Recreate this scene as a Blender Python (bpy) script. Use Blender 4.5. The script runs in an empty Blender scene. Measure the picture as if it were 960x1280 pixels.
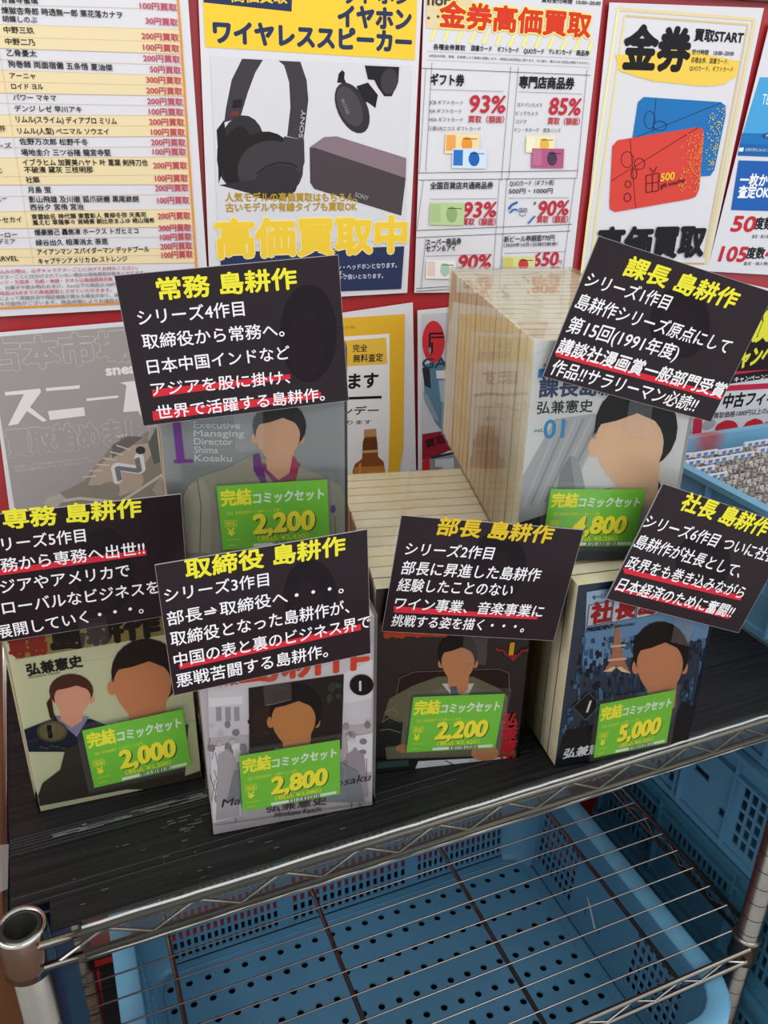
import bpy, bmesh, math, random
from mathutils import Vector, Matrix
from mathutils.geometry import tessellate_polygon
random.seed(7)
SC = bpy.context.scene
COL = SC.collection

# ------------------------------------------------------------------ camera
F = 1045.85
_pit, _rol, _yaw = math.radians(25.325), math.radians(.917), math.radians(22.774)
_cp, _sp, _cr, _sr = math.cos(_pit), math.sin(_pit), math.cos(_rol), math.sin(_rol)
FW = Vector((0, _cp, -_sp)); UP = Vector((0, _sp, _cp)); RT = Vector((1, 0, 0))
RT, UP = _cr*RT + _sr*UP, -_sr*RT + _cr*UP
_R = Matrix.Rotation(-_yaw, 3, 'Z')
RT, UP, FW = _R @ RT, _R @ UP, _R @ FW
CAM = Vector((0, 0, .51))
cd = bpy.data.cameras.new('camera'); cam = bpy.data.objects.new('camera', cd); COL.objects.link(cam)
cd.sensor_fit = 'VERTICAL'; cd.sensor_height = 36; cd.sensor_width = 27; cd.lens = F/1280*36
cd.clip_start = .02; cd.clip_end = 50
cam.matrix_world = Matrix(((RT.x, UP.x, -FW.x, CAM.x), (RT.y, UP.y, -FW.y, CAM.y), (RT.z, UP.z, -FW.z, CAM.z), (0, 0, 0, 1)))
SC.camera = cam
# ------------------------------------------------------------------ light
SC.view_settings.view_transform = 'Standard'; SC.view_settings.look = 'None'
SC.view_settings.gamma = 1; SC.view_settings.use_curve_mapping = False
SC.view_settings.exposure = 0.0
w = bpy.data.worlds.new('shop_light'); SC.world = w; w.use_nodes = True
w.node_tree.nodes['Background'].inputs[0].default_value = (.93, .96, 1, 1)
w.node_tree.nodes['Background'].inputs[1].default_value = .98
def area(name, loc, sx, sy, power, aim):
    l = bpy.data.lights.new(name, 'AREA'); l.shape = 'RECTANGLE'; l.size = sx; l.size_y = sy; l.energy = power
    l.color = (1, .985, .95)
    o = bpy.data.objects.new(name, l); COL.objects.link(o); o.location = loc
    o.rotation_euler = (Vector(aim)-Vector(loc)).to_track_quat('-Z', 'Y').to_euler()
area('ceiling_tube_light', (-1.1, .1, 1.35), 1.5, .3, 11, (.3, .7, 0))
area('ceiling_tube_light', (.7, -.9, 1.6), 1.6, .3, 11, (.4, .8, 0))
area('ceiling_tube_light', (1.3, .2, 1.6), 1.3, .16, 3.5, (.5, .8, 0))
SC.cycles.transparent_max_bounces = 24
SC.cycles.max_bounces = 8

# ------------------------------------------------------------------ materials
def srgb(h):
    h = h.lstrip('#'); o = []
    for i in (0, 2, 4):
        c = int(h[i:i+2], 16)/255
        o.append(c/12.92 if c <= .04045 else ((c+.055)/1.055)**2.4)
    return (*o, 1)
_M = {}
def mat(hexc, rough=.5, metal=0, var=.06, scale=40, coat=0, bump=0, name=None):
    key = (hexc, rough, metal, var, scale, coat, bump)
    if key in _M: return _M[key]
    m = bpy.data.materials.new(name or 'paint_'+hexc.lstrip('#')); m.use_nodes = True
    nt = m.node_tree; b = nt.nodes['Principled BSDF']
    b.inputs['Roughness'].default_value = rough; b.inputs['Metallic'].default_value = metal
    b.inputs['Coat Weight'].default_value = coat; b.inputs['Coat Roughness'].default_value = .08
    c = srgb(hexc)
    if var > 0:
        tc = nt.nodes.new('ShaderNodeTexCoord'); n = nt.nodes.new('ShaderNodeTexNoise')
        n.inputs['Scale'].default_value = scale; n.inputs['Detail'].default_value = 3
        nt.links.new(tc.outputs['Object'], n.inputs['Vector'])
        mx = nt.nodes.new('ShaderNodeMix'); mx.data_type = 'RGBA'
        mx.inputs[6].default_value = tuple(x*(1-var) for x in c[:3])+(1,)
        mx.inputs[7].default_value = tuple(min(1, x*(1+var)) for x in c[:3])+(1,)
        nt.links.new(n.outputs['Fac'], mx.inputs[0]); nt.links.new(mx.outputs[2], b.inputs['Base Color'])
        if bump:
            bp = nt.nodes.new('ShaderNodeBump'); bp.inputs['Strength'].default_value = bump; bp.inputs['Distance'].default_value = .002
            nt.links.new(n.outputs['Fac'], bp.inputs['Height']); nt.links.new(bp.outputs[0], b.inputs['Normal'])
    else: b.inputs['Base Color'].default_value = c
    _M[key] = m; return m
def ink(h):
    m = mat(h, .6, 0, 0); m.node_tree.nodes['Principled BSDF'].inputs['Specular IOR Level'].default_value = .2; return m
def film(name, rough=.04, ior=1.35, tint=(1, 1, 1), haze=0., bump=.25, scale=18, boost=1.0, hc=(.85, .86, .84)):
    m = bpy.data.materials.new(name); m.use_nodes = True; nt = m.node_tree
    for n in list(nt.nodes): nt.nodes.remove(n)
    out = nt.nodes.new('ShaderNodeOutputMaterial'); tr = nt.nodes.new('ShaderNodeBsdfTransparent'); gl = nt.nodes.new('ShaderNodeBsdfGlossy')
    tr.inputs[0].default_value = (*tint, 1); gl.inputs['Roughness'].default_value = rough
    fr = nt.nodes.new('ShaderNodeFresnel'); fr.inputs['IOR'].default_value = ior
    tc = nt.nodes.new('ShaderNodeTexCoord'); mp = nt.nodes.new('ShaderNodeMapping'); mp.inputs['Scale'].default_value = (1, 1, .25)
    n = nt.nodes.new('ShaderNodeTexNoise'); n.inputs['Scale'].default_value = scale; n.inputs['Detail'].default_value = 2
    bp = nt.nodes.new('ShaderNodeBump'); bp.inputs['Strength'].default_value = bump; bp.inputs['Distance'].default_value = .004
    nt.links.new(tc.outputs['Object'], mp.inputs[0]); nt.links.new(mp.outputs[0], n.inputs['Vector'])
    nt.links.new(n.outputs['Fac'], bp.inputs['Height']); nt.links.new(bp.outputs[0], gl.inputs['Normal'])
    ml = nt.nodes.new('ShaderNodeMath'); ml.operation = 'MULTIPLY'; ml.inputs[1].default_value = boost; ml.use_clamp = True
    nt.links.new(fr.outputs[0], ml.inputs[0])
    mx = nt.nodes.new('ShaderNodeMixShader'); nt.links.new(ml.outputs[0], mx.inputs[0]); nt.links.new(tr.outputs[0], mx.inputs[1]); nt.links.new(gl.outputs[0], mx.inputs[2])
    last = mx
    if haze:
        df = nt.nodes.new('ShaderNodeBsdfDiffuse'); df.inputs[0].default_value = (*hc, 1)
        m2 = nt.nodes.new('ShaderNodeMixShader'); m2.inputs[0].default_value = haze
        nt.links.new(mx.outputs[0], m2.inputs[1]); nt.links.new(df.outputs[0], m2.inputs[2]); last = m2
    nt.links.new(last.outputs[0], out.inputs[0])
    return m
def streak_mat(name, c0, c1, scale=(3, 60, 60), rough=.5, lo=.35, hi=.65, bump=.2, metal=0):
    m = bpy.data.materials.new(name); m.use_nodes = True; nt = m.node_tree; b = nt.nodes['Principled BSDF']
    tc = nt.nodes.new('ShaderNodeTexCoord'); mp = nt.nodes.new('ShaderNodeMapping'); mp.inputs['Scale'].default_value = scale
    n = nt.nodes.new('ShaderNodeTexNoise'); n.inputs['Scale'].default_value = 5; n.inputs['Detail'].default_value = 6
    cr = nt.nodes.new('ShaderNodeValToRGB'); cr.color_ramp.elements[0].position = lo; cr.color_ramp.elements[1].position = hi
    cr.color_ramp.elements[0].color = srgb(c0); cr.color_ramp.elements[1].color = srgb(c1)
    nt.links.new(tc.outputs['Object'], mp.inputs[0]); nt.links.new(mp.outputs[0], n.inputs['Vector']); nt.links.new(n.outputs['Fac'], cr.inputs[0])
    nt.links.new(cr.outputs[0], b.inputs['Base Color']); b.inputs['Roughness'].default_value = rough; b.inputs['Metallic'].default_value = metal
    bp = nt.nodes.new('ShaderNodeBump'); bp.inputs['Strength'].default_value = bump; bp.inputs['Distance'].default_value = .001
    nt.links.new(n.outputs['Fac'], bp.inputs['Height']); nt.links.new(bp.outputs[0], b.inputs['Normal'])
    return m
CHROME = mat('#b9b6ae', .2, 1, .12, 30); STEEL = mat('#8c8880', .32, 1, .15, 60); WIREM = mat('#a8a39a', .28, 1, .15, 60); DARKTUBE = mat('#14130f', .5)
WRAP = film('clear_shrink_wrap', .03, 1.33, (.99, .99, .985), 0.0, .22, 14, 1.0)
SLEEVE = film('clear_sleeve', .05, 1.3, (.99, .99, .99), .015, .5, 30, 1.0)
VINYL = film('clear_vinyl_strip', .3, 1.35, (.7, .7, .67), .2, .5, 50, .8, (.12, .12, .11))
BOARD = streak_mat('black_grained_board', '#070708', '#1c1c1d', (1.2, 45, 30), .55, .38, .75, .5)
PAGES = streak_mat('cream_page_edges', '#efdfb8', '#f9f0d6', (8, 8, 8), .7, .3, .7, .1)
PAGES_TOP = PAGES
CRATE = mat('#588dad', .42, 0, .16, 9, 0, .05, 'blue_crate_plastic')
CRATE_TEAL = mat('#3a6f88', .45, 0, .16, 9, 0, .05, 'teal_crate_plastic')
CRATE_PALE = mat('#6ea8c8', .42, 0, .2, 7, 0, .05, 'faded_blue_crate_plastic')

# ------------------------------------------------------------------ object helpers
def link(o, parent=None):
    COL.objects.link(o)
    if parent: o.parent = parent
    return o
def thing(name, label, cat, loc, group=None):
    o = bpy.data.objects.new(name, None); o.empty_display_size = .02; COL.objects.link(o); o.location = loc
    o['label'] = label; o['category'] = cat
    if group: o['group'] = group
    return o
def worldloc(o):
    v = Vector((0, 0, 0))
    while o: v = v + o.location; o = o.parent
    return v
def meshobj(name, verts, faces, mats, parent=None, midx=None, smooth=False):
    me = bpy.data.meshes.new(name)
    off = worldloc(parent) if parent else Vector((0, 0, 0))
    me.from_pydata([tuple(Vector(v)-off) for v in verts], [], faces)
    if not isinstance(mats, (list, tuple)): mats = [mats]
    for m in mats: me.materials.append(m)
    if midx: me.polygons.foreach_set('material_index', midx)
    if smooth: me.polygons.foreach_set('use_smooth', [True]*len(faces))
    me.update()
    return link(bpy.data.objects.new(name, me), parent)
def tag(o, label, cat, group=None):
    o['label'] = label; o['category'] = cat
    if group: o['group'] = group
    return o
def struct(o): o['kind'] = 'structure'; return o

class MB:
    """collects boxes, tubes and sheets in world space"""
    def __init__(s): s.v = []; s.f = []
    def add(s, vs, fs):
        n = len(s.v); s.v += [Vector(v) for v in vs]; s.f += [tuple(i+n for i in f) for f in fs]; return s
    def box(s, a, b):
        (x0, y0, z0), (x1, y1, z1) = a, b
        return s.add([(x0,y0,z0),(x1,y0,z0),(x1,y1,z0),(x0,y1,z0),(x0,y0,z1),(x1,y0,z1),(x1,y1,z1),(x0,y1,z1)],
                     [(0,3,2,1),(4,5,6,7),(0,1,5,4),(1,2,6,5),(2,3,7,6),(3,0,4,7)])
    def obox(s, o, X, Y, Z):
        o, X, Y, Z = map(Vector, (o, X, Y, Z))
        return s.add([o, o+X, o+X+Y, o+Y, o+Z, o+X+Z, o+X+Y+Z, o+Y+Z], [(0,3,2,1),(4,5,6,7),(0,1,5,4),(1,2,6,5),(2,3,7,6),(3,0,4,7)])
    def tube(s, pts, r, n=8, closed=False):
        pts = [Vector(p) for p in pts]; rings = []
        for i, p in enumerate(pts):
            if closed: d = pts[(i+1) % len(pts)]-pts[i-1]
            else: d = pts[min(i+1, len(pts)-1)]-pts[max(i-1, 0)]
            d.normalize(); a = d.orthogonal() if abs(d.z) > .9 else d.cross(Vector((0, 0, 1))); a.normalize(); b = d.cross(a)
            rings.append([p+(a*math.cos(t)+b*math.sin(t))*r for t in [2*math.pi*k/n for k in range(n)]])
        vs = [v for R in rings for v in R]; fs = []
        m = len(pts)
        for i in range(m if closed else m-1):
            for k in range(n):
                fs.append((i*n+k, i*n+(k+1) % n, ((i+1) % m)*n+(k+1) % n, ((i+1) % m)*n+k))
        if not closed: fs += [tuple(range(n)), tuple(reversed(range((m-1)*n, m*n)))]
        return s.add(vs, fs)
    def lathe(s, c, prof, n=28):
        c = Vector(c); vs = []; fs = []
        for r, z in prof:
            for k in range(n):
                t = 2*math.pi*k/n; vs.append(c+Vector((r*math.cos(t), r*math.sin(t), z)))
        for i in range(len(prof)-1):
            for k in range(n): fs.append((i*n+k, i*n+(k+1) % n, (i+1)*n+(k+1) % n, (i+1)*n+k))
        return s.add(vs, fs)
    def build(s, name, m, parent=None, smooth=False): return meshobj(name, s.v, s.f, m, parent, None, smooth)

# ------------------------------------------------------------------ flat print on planes
class Plane:
    """a flat printed face standing in the scene: O a point on it, U to its right, V upwards, N towards the reader"""
    def __init__(s, O, U, V, su=1., sv=1.):
        s.O = Vector(O); s.U = Vector(U).normalized(); s.V = Vector(V).normalized(); s.N = s.U.cross(s.V).normalized(); s.su = su; s.sv = sv; s.local = False
    def at(s, x, y):
        if s.local: return s.O+s.U*(x*s.su)-s.V*(y*s.sv)
        d = FW+RT*((x-480)/F)-UP*((y-640)/F)
        return CAM+d*((s.O-CAM).dot(s.N)/d.dot(s.N))
_G = {}
def glyphs(t):
    if t not in _G:
        cu = bpy.data.curves.new('lettering', 'FONT'); cu.body = t; cu.size = 1; cu.resolution_u = 3
        ob = bpy.data.objects.new('lettering', cu); me = ob.to_mesh()
        _G[t] = ([(a.co.x, a.co.y) for a in me.vertices], [tuple(p.vertices) for p in me.polygons])
        ob.to_mesh_clear(); bpy.data.objects.remove(ob); bpy.data.curves.remove(cu)
    return _G[t]
OFF4 = [(1, 0), (-1, 0), (0, 1), (0, -1)]; OFF8 = OFF4+[(.7, .7), (-.7, .7), (.7, -.7), (-.7, -.7)]
class Print:
    def __init__(s, plane, k=1., ox=0, oy=0, base=.0004, step=.000012):
        s.clip = None; s.p = plane; s.k = k; s.ox = ox; s.oy = oy; s.v = []; s.f = []; s.m = []; s.mats = []; s.lift = base; s.step = step
    def z(s, k, ox, oy): s.k = k; s.ox = ox; s.oy = oy; return s
    def P(s, x, y): return s.p.at(x/s.k+s.ox, y/s.k+s.oy)
    def mi(s, h):
        m = h if not isinstance(h, str) else ink(h)
        if m not in s.mats: s.mats.append(m)
        return s.mats.index(m)
    def poly(s, pts, h):
        s.lift += s.step
        q = [s.P(*a)+s.p.N*s.lift for a in pts]; n = len(s.v)
        if s.clip: q = s.cut(q)
        if len(q) < 3: return s
        s.v += q
        for t in tessellate_polygon([[s.loc2(a) for a in q]]): s.f.append(tuple(i+n for i in t)); s.m.append(s.mi(h))
        return s
    def loc2(s, a): d = a-s.p.O; return Vector((d.dot(s.p.U), d.dot(s.p.V), 0))
    def cut(s, q):
        W, H = s.clip
        for ax, lim, sg in ((s.p.U, .0003, 1), (s.p.U, W-.0003, -1), (s.p.V, .0003, 1), (s.p.V, H-.0003, -1)):
            o = []; f = lambda a: ((a-s.p.O).dot(ax)-lim)*sg
            for a, b in zip(q, q[1:]+q[:1]):
                fa, fb = f(a), f(b)
                if fa >= 0: o.append(a)
                if fa*fb < 0: o.append(a+(b-a)*(fa/(fa-fb)))
            q = o
            if len(q) < 3: return []
        return q
    def line(s, pts, wd, h, closed=False):
        if closed: pts = list(pts)+[pts[0]]
        for a, b in zip(pts, pts[1:]):
            dx, dy = b[0]-a[0], b[1]-a[1]; L = math.hypot(dx, dy) or 1; nx, ny = -dy/L*wd/2, dx/L*wd/2
            s.poly([(a[0]+nx, a[1]+ny), (b[0]+nx, b[1]+ny), (b[0]-nx, b[1]-ny), (a[0]-nx, a[1]-ny)], h)
        return s
    def ell(s, cx, cy, rx, ry, h, n=22, a0=0, rot=0, a1=360):
        pts = []
        for i in range(n):
            t = math.radians(a0+(a1-a0)*i/(n-1 if a1-a0 < 360 else n)); x, y = rx*math.cos(t), ry*math.sin(t)
            pts.append((cx+x*math.cos(rot)-y*math.sin(rot), cy+x*math.sin(rot)+y*math.cos(rot)))
        return s.poly(pts, h)
    def text(s, t, x0, y0, x1, y1, ht, h, b=0., shear=0., lat=False, up=None, fit='w', adv=False):
        """baseline from (x0,y0) to (x1,y1), glyphs ht high"""
        vs, fs = glyphs(t)
        if not vs: return s
        P0, P1 = s.P(x0, y0), s.P(x1, y1); u = P1-P0; L = u.length; u = u.normalized(); up3 = s.p.N.cross(u).normalized()
        if up: up3 = (s.P(x0+up[0], y0-ht)-P0).normalized()
        H = (s.P(x0, y0-ht)-P0).length
        xs = [a[0] for a in vs]; xa, xb = min(xs), max(xs)
        g0, g1 = (0, .69) if lat else (-.08, .84)
        ky = H/(g1-g0); kx = L/(xb-xa) if fit == 'w' else ky*fit
        mi = s.mi(h); s.lift += s.step
        for i, (dx, dy) in enumerate([(0, 0)]+([] if not b else (OFF8 if b >= .03 else OFF4))):
            n = len(s.v); li = s.lift+i*max(5e-6, .6*s.step)
            for x, y in vs:
                yy = (y-g0)*ky+dy*b*ky; xx = (x-xa)*kx+dx*b*ky+shear*yy
                s.v.append(P0+u*xx+up3*yy+s.p.N*li)
            for f in fs: s.f.append(tuple(j+n for j in f)); s.m.append(mi)
        if adv: s.lift = li
        return s
    def otext(s, t, x0, y0, x1, y1, ht, h, ho, b=.03, bo=.07, **k):
        s.text(t, x0, y0, x1, y1, ht, ho, bo, adv=True, **k); return s.text(t, x0, y0, x1, y1, ht, h, b, **k)
    def build(s, name, parent): return meshobj(name, s.v, s.f, s.mats, parent, s.m)

def sheet(plane, quad, th, m, name, parent, lift=0.):
    """a thin sheet (paper, card) with real thickness; quad in the plane's own coordinates TL,TR,BR,BL"""
    q = [plane.at(*a)+plane.N*lift for a in quad]; b = [a-plane.N*th for a in q]
    n = len(q)
    return meshobj(name, q+b, [tuple(reversed(range(n))), tuple(range(n, 2*n))]+[(i, (i+1) % n, n+(i+1) % n, n+i) for i in range(n)], m, parent)

# ================================================================== SETTING
WA = math.radians(-2.4)
WU = Vector((math.cos(WA), math.sin(WA), 0)); WO = Vector((.35, .907, 0))
WALL = Plane(WO, WU, (0, 0, 1))
RED = mat('#a8232b', .35, 0, .08, 6, .2, 0, 'red_wall_board')
mb = MB(); mb.obox(WO-WU*2.2+Vector((0, .002, -.95)), WU*5, -WALL.N*.04, Vector((0, 0, 1.60))); struct(mb.build('wall_back', RED))
mb = MB(); mb.obox(WO-WU*2.2+Vector((0, -.006, .637)), WU*5, -WALL.N*.05, Vector((0, 0, .05))); struct(mb.build('trim_1', mat('#4a2f22', .5, 0, .2, 20, 0, 0, 'dark_wood_rail')))
FLOOR = streak_mat('brown_wood_floor', '#5d3822', '#7d5232', (2, 14, 1), .45, .3, .7, .1)
mb = MB(); mb.box((-2, -1.6, -.99), (3.2, 1.2, -.95)); struct(mb.build('floor', FLOOR))
mb = MB(); mb.obox(WO-WU*2.2+Vector((0, -.003, -.95)), WU*1.757, -WALL.N*.004, Vector((0, 0, 1.1))); struct(mb.build('trim_2', FLOOR))

# ================================================================== POSTERS
PAPER = mat('#dcdade', .38, 0, .02, 8, .15, 0, 'poster_paper')
def poster(label, quad, cat='poster', group='shop posters on the red wall', paper=None, dz=.003, name='wall_poster'):
    pl = Plane(WO+WALL.N*dz, WU, (0, 0, 1))
    c = [pl.at(*q) for q in quad]; loc = (c[2]+c[3])/2
    t = thing(name, label, cat, loc, group)
    sheet(pl, quad, .0005, paper or PAPER, 'paper_sheet', t)
    return t, Print(pl)
K = '#1c1a1c'; NAVY = '#2b3558'; YEL = '#f2cb3c'; RD = '#c42a35'; OR = '#e39432'

# --- price list (far left)
t, p = poster('white price list poster with beige striped table and pink prices, far left', [(-60, -30), (233, -30), (262, 381), (-60, 399)])
p.z(3.368, 0, 0)
BE = '#ead7ac'
def stripe(l0, r0, l1, r1):
    def xr(y): return 752+(y/1110)*74
    p.poly([(-150, l0), (xr(r0), r0), (xr(r1), r1), (-150, l1)], BE)
for a in ((98, 125, 197, 228), (290, 320, 388, 404), (482, 487, 578, 573), (665, 660, 778, 776), (893, 880, 962, 955), (1047, 1045, 1120, 1105)): stripe(*a)
for l, r in ((15, 40), (98, 125), (150, 178), (197, 228), (245, 275), (290, 320), (340, 362), (388, 404), (432, 446), (482, 487), (528, 530), (578, 573), (622, 617), (665, 660), (745, 735), (778, 776), (828, 817), (893, 880), (962, 955), (1000, 998), (1047, 1045), (1085, 1072), (1120, 1105)):
    p.line([(-150, l), (750+(r/1110)*74, r)], 1.6, '#d9b98a')
p.line([(-8, 180), (142, 1120)], 1.6, '#d9b98a')
p.line([(745, -40), (757, 100), (826, 1118)], 9, OR)
p.line([(-150, 1303), (600, 1272), (838, 1262)], 9, OR); p.line([(826, 1118), (838, 1262)], 9, OR)
rows = [("甘露寺蜜璃", 5, 12, 160, 18, 26), ("煉獄杏寿郎 時透無一郎 栗花落カナヲ", 8, 58, 515, 78, 30), ("胡蝶しのぶ", 12, 92, 158, 98, 27), ("中野三玖", 18, 139, 145, 143, 28), ("中野二乃", 24, 188, 148, 193, 28),
 ("乙骨憂太", 30, 236, 156, 240, 28), ("狗巻棘 両面宿儺 五条悟 夏油傑", 36, 283, 474, 299, 29), ("アーニャ", 43, 331, 150, 333, 26), ("ロイド ヨル", 50, 376, 183, 378, 26), ("パワー マキマ", 57, 423, 238, 426, 27),
 ("デンジ レゼ 早川アキ", 64, 470, 345, 474, 27), ("リムル(スライム) ディアブロ ミリム", 69, 516, 492, 524, 29), ("リムル(人型) ベニマル ソウエイ", 76, 564, 459, 567, 27), ("佐野万次郎 松野千冬", 84, 609, 372, 612, 28), ("場地圭介 三ツ谷隆 龍宮寺堅", 91, 655, 467, 656, 28),
 ("イブラヒム 加賀美ハヤト 叶 葛葉 剣持刀也", 97, 697, 622, 698, 28), ("不破湊 黛灰 三枝明那", 104, 728, 392, 727, 27), ("社築", 111, 770, 168, 769, 26), ("月島 蛍", 119, 812, 215, 811, 27), ("影山飛雄 及川徹 狐爪研磨 黒尾鉄朗", 124, 853, 584, 850, 27), ("西谷夕 宮侑 宮治", 129, 885, 353, 882, 26),
 ("東雲絵名 神代類 東雲彰人 青柳冬弥 天馬司", 134, 924, 614, 914, 23), ("鳳えむ 草薙寧々 宵崎奏 朝比奈まふゆ 暁山瑞希", 139, 948, 650, 937, 22), ("爆豪勝己 轟焦凍 ホークス トガヒミコ", 147, 991, 582, 983, 26), ("緑谷出久 相澤消太 荼毘", 152, 1034, 455, 1028, 26),
 ("アイアンマン スパイダーマン デッドプール", 158, 1074, 628, 1060, 26), ("キャプテンアメリカ Dr.ストレンジ", 163, 1112, 536, 1100, 25)]
for s_, x0, y0, x1, y1, h_ in rows: p.text(s_, x0, y0, x1, y1, h_, K, .018)
for s_, x, y in (("100円買取", 590, 38), ("30円買取", 614, 102), ("200円買取", 597, 166), ("100円買取", 604, 213), ("200円買取", 604, 259), ("50円買取", 632, 306), ("300円買取", 616, 350), ("200円買取", 617, 395), ("200円買取", 621, 440), ("100円買取", 628, 484), ("200円買取", 629, 527), ("100円買取", 637, 570), ("200円買取", 637, 613), ("100円買取", 644, 653), ("200円買取", 646, 711), ("100円買取", 654, 765), ("200円買取", 654, 806), ("100円買取", 663, 858), ("200円買取", 665, 924), ("300円買取", 669, 975), ("100円買取", 675, 1013), ("200円買取", 676, 1052), ("100円買取", 681, 1088)):
    xe = 742+(y/1100)*70; sl = 10*(1-y/780)
    p.text(s_, x, y, xe, y+sl, 31, '#c2475c', .022)
for s_, x0, y0, x1, y1, h_ in (("事件", -26, 555, 26, 553, 26), ("ーズ", -10, 626, 50, 624, 24), ("じ", -8, 730, 12, 728, 22), ("ュー", -10, 850, 30, 846, 24), ("トセカイ", -8, 938, 93, 935, 25), ("ーロー", -8, 1000, 75, 997, 22), ("デミア", -6, 1028, 66, 1026, 22)): p.text(s_, x0, y0, x1, y1, h_, K, .015)
p.text("MARVEL", -40, 1100, 78, 1096, 20, K, .01, lat=True)
for i, (s_, c_, x1) in enumerate((("込みの際は、必ずキャラクターごとに分けてお持ちください。", '#c2475c', 580), ("クターごとに仕分けされていない場合は価格買取対象外となります", '#77747a', 605), ("ッジ・文房具・色紙・食器・タオルは高価買取対象", '#c2475c', 475), ("、お菓子や飲み物のおまけ、3cm以下の商品は100円", '#77747a', 490), ("商品は3点までの高価買取とさせていただきます。", '#c2475c', 470), ("によって実施状況や保証価格が異なる場合があり、満", '#77747a', 500), ("る可能性がございます。商品状態によりお値段の付かない", '#77747a', 590))):
    y = 1152+i*22.5; p.text(s_, 0, y, x1, y-.032*x1, 17, c_, .01)
p.build('table_print', t)

# --- headphones poster
t, p = poster('headphone, earphone and wireless speaker poster with yellow title band', [(247, -30), (529, -30), (509, 366), (263, 380)])
p.z(3.2, 230, 0)
p.poly([(72, -60), (935, -60), (922, 240), (85, 188)], YEL)
p.poly([(76, -60), (434, -60), (430, 47), (78, 10)], NAVY)
p.text("高価買取", 190, 8, 412, 14, 52, YEL, .03)
p.text("ッドホン", 640, 12, 905, 20, 74, NAVY, .05)
p.text("イヤホン", 618, 108, 905, 122, 90, NAVY, .055)
p.text("ワイヤレススピーカー", 122, 172, 906, 212, 92, NAVY, .055)
p.poly([(105, 225), (908, 262), (880, 960), (138, 985)], '#d6d5da')
HP = '#332f33'; HP2 = '#3f3a3e'; HP3 = '#231f22'
p.poly([(232, 235), (465, 247), (490, 320), (497, 400), (478, 560), (412, 545), (425, 430), (420, 330), (400, 262), (375, 241), (330, 240), (290, 290), (255, 370), (228, 470), (160, 490), (168, 430), (190, 320)], HP2)
p.poly([(315, 240), (375, 241), (400, 262), (420, 330), (425, 430), (412, 545), (330, 560), (225, 470), (255, 370), (285, 290)], '#d6d5da')
p.ell(228, 610, 96, 150, HP, rot=.12); p.ell(212, 625, 62, 120, HP3, rot=.12)
p.poly([(130, 520), (160, 480), (170, 560), (150, 700), (138, 735), (135, 600)], HP3)
p.ell(325, 650, 120, 125, HP3); p.ell(345, 680, 132, 118, HP2, rot=-.1)
p.poly([(400, 545), (480, 560), (482, 650), (455, 720), (380, 640)], HP2)
p.ell(372, 720, 92, 58, HP, rot=-.25); p.line([(290, 695), (330, 665), (380, 650), (430, 655), (452, 668)], 7, HP3)
p.poly([(140, 740), (470, 690), (445, 765), (390, 800), (250, 770)], HP)
p.poly([(196, 400), (232, 396), (228, 430), (192, 432)], HP3); p.poly([(190, 445), (220, 445), (216, 462), (188, 462)], '#7a2f2f')
p.text("SONY", 474, 552, 486, 442, 18, '#b9b4b6', .02, lat=True)
p.ell(672, 432, 60, 108, HP, rot=-.42); p.ell(662, 425, 44, 86, '#4a444a', rot=-.42)
p.poly([(612, 330), (618, 295), (632, 280), (642, 290), (640, 315), (650, 335)], HP3)
p.poly([(688, 345), (735, 330), (775, 380), (765, 432), (735, 410), (720, 405)], HP3)
p.text("BOSE", 628, 400, 652, 460, 13, '#8b8488', .01, lat=True)
p.poly([(722, 262), (860, 268), (856, 330), (830, 385), (800, 385), (775, 350), (760, 320), (735, 318)], HP3); p.ell(820, 325, 34, 52, HP2, rot=.1)
p.poly([(500, 590), (560, 548), (610, 545), (888, 632), (886, 712), (520, 592)], '#87747d'); p.poly([(502, 592), (520, 590), (886, 712), (868, 862), (520, 755), (504, 730)], '#4a4145')
p.text("SONY", 682, 786, 735, 802, 18, '#a59ea0', .01, lat=True)
p.text("人気モデルの高価買取はもちろん、", 165, 806, 692, 806, 36, '#b79326', .03)
p.text("古いモデルや有線タイプも買取OK", 167, 848, 690, 842, 36, '#b79326', .03)
p.poly([(145, 1010), (880, 985), (868, 1155), (240, 1180), (150, 1184)], NAVY)
p.otext("高価買取中", 136, 1030, 884, 1006, 150, YEL, '#f3e4a8', .045, .075)
p.text("ン・ヘッドホンとなります。", 612, 1080, 850, 1070, 22, '#dcdce4', .01)
p.text("ます。", 600, 1102, 640, 1100, 18, '#dcdce4', .01)
p.text("ック扱いとなります。", 618, 1118, 795, 1112, 20, '#dcdce4', .01)
p.build('headphone_print', t)

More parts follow.
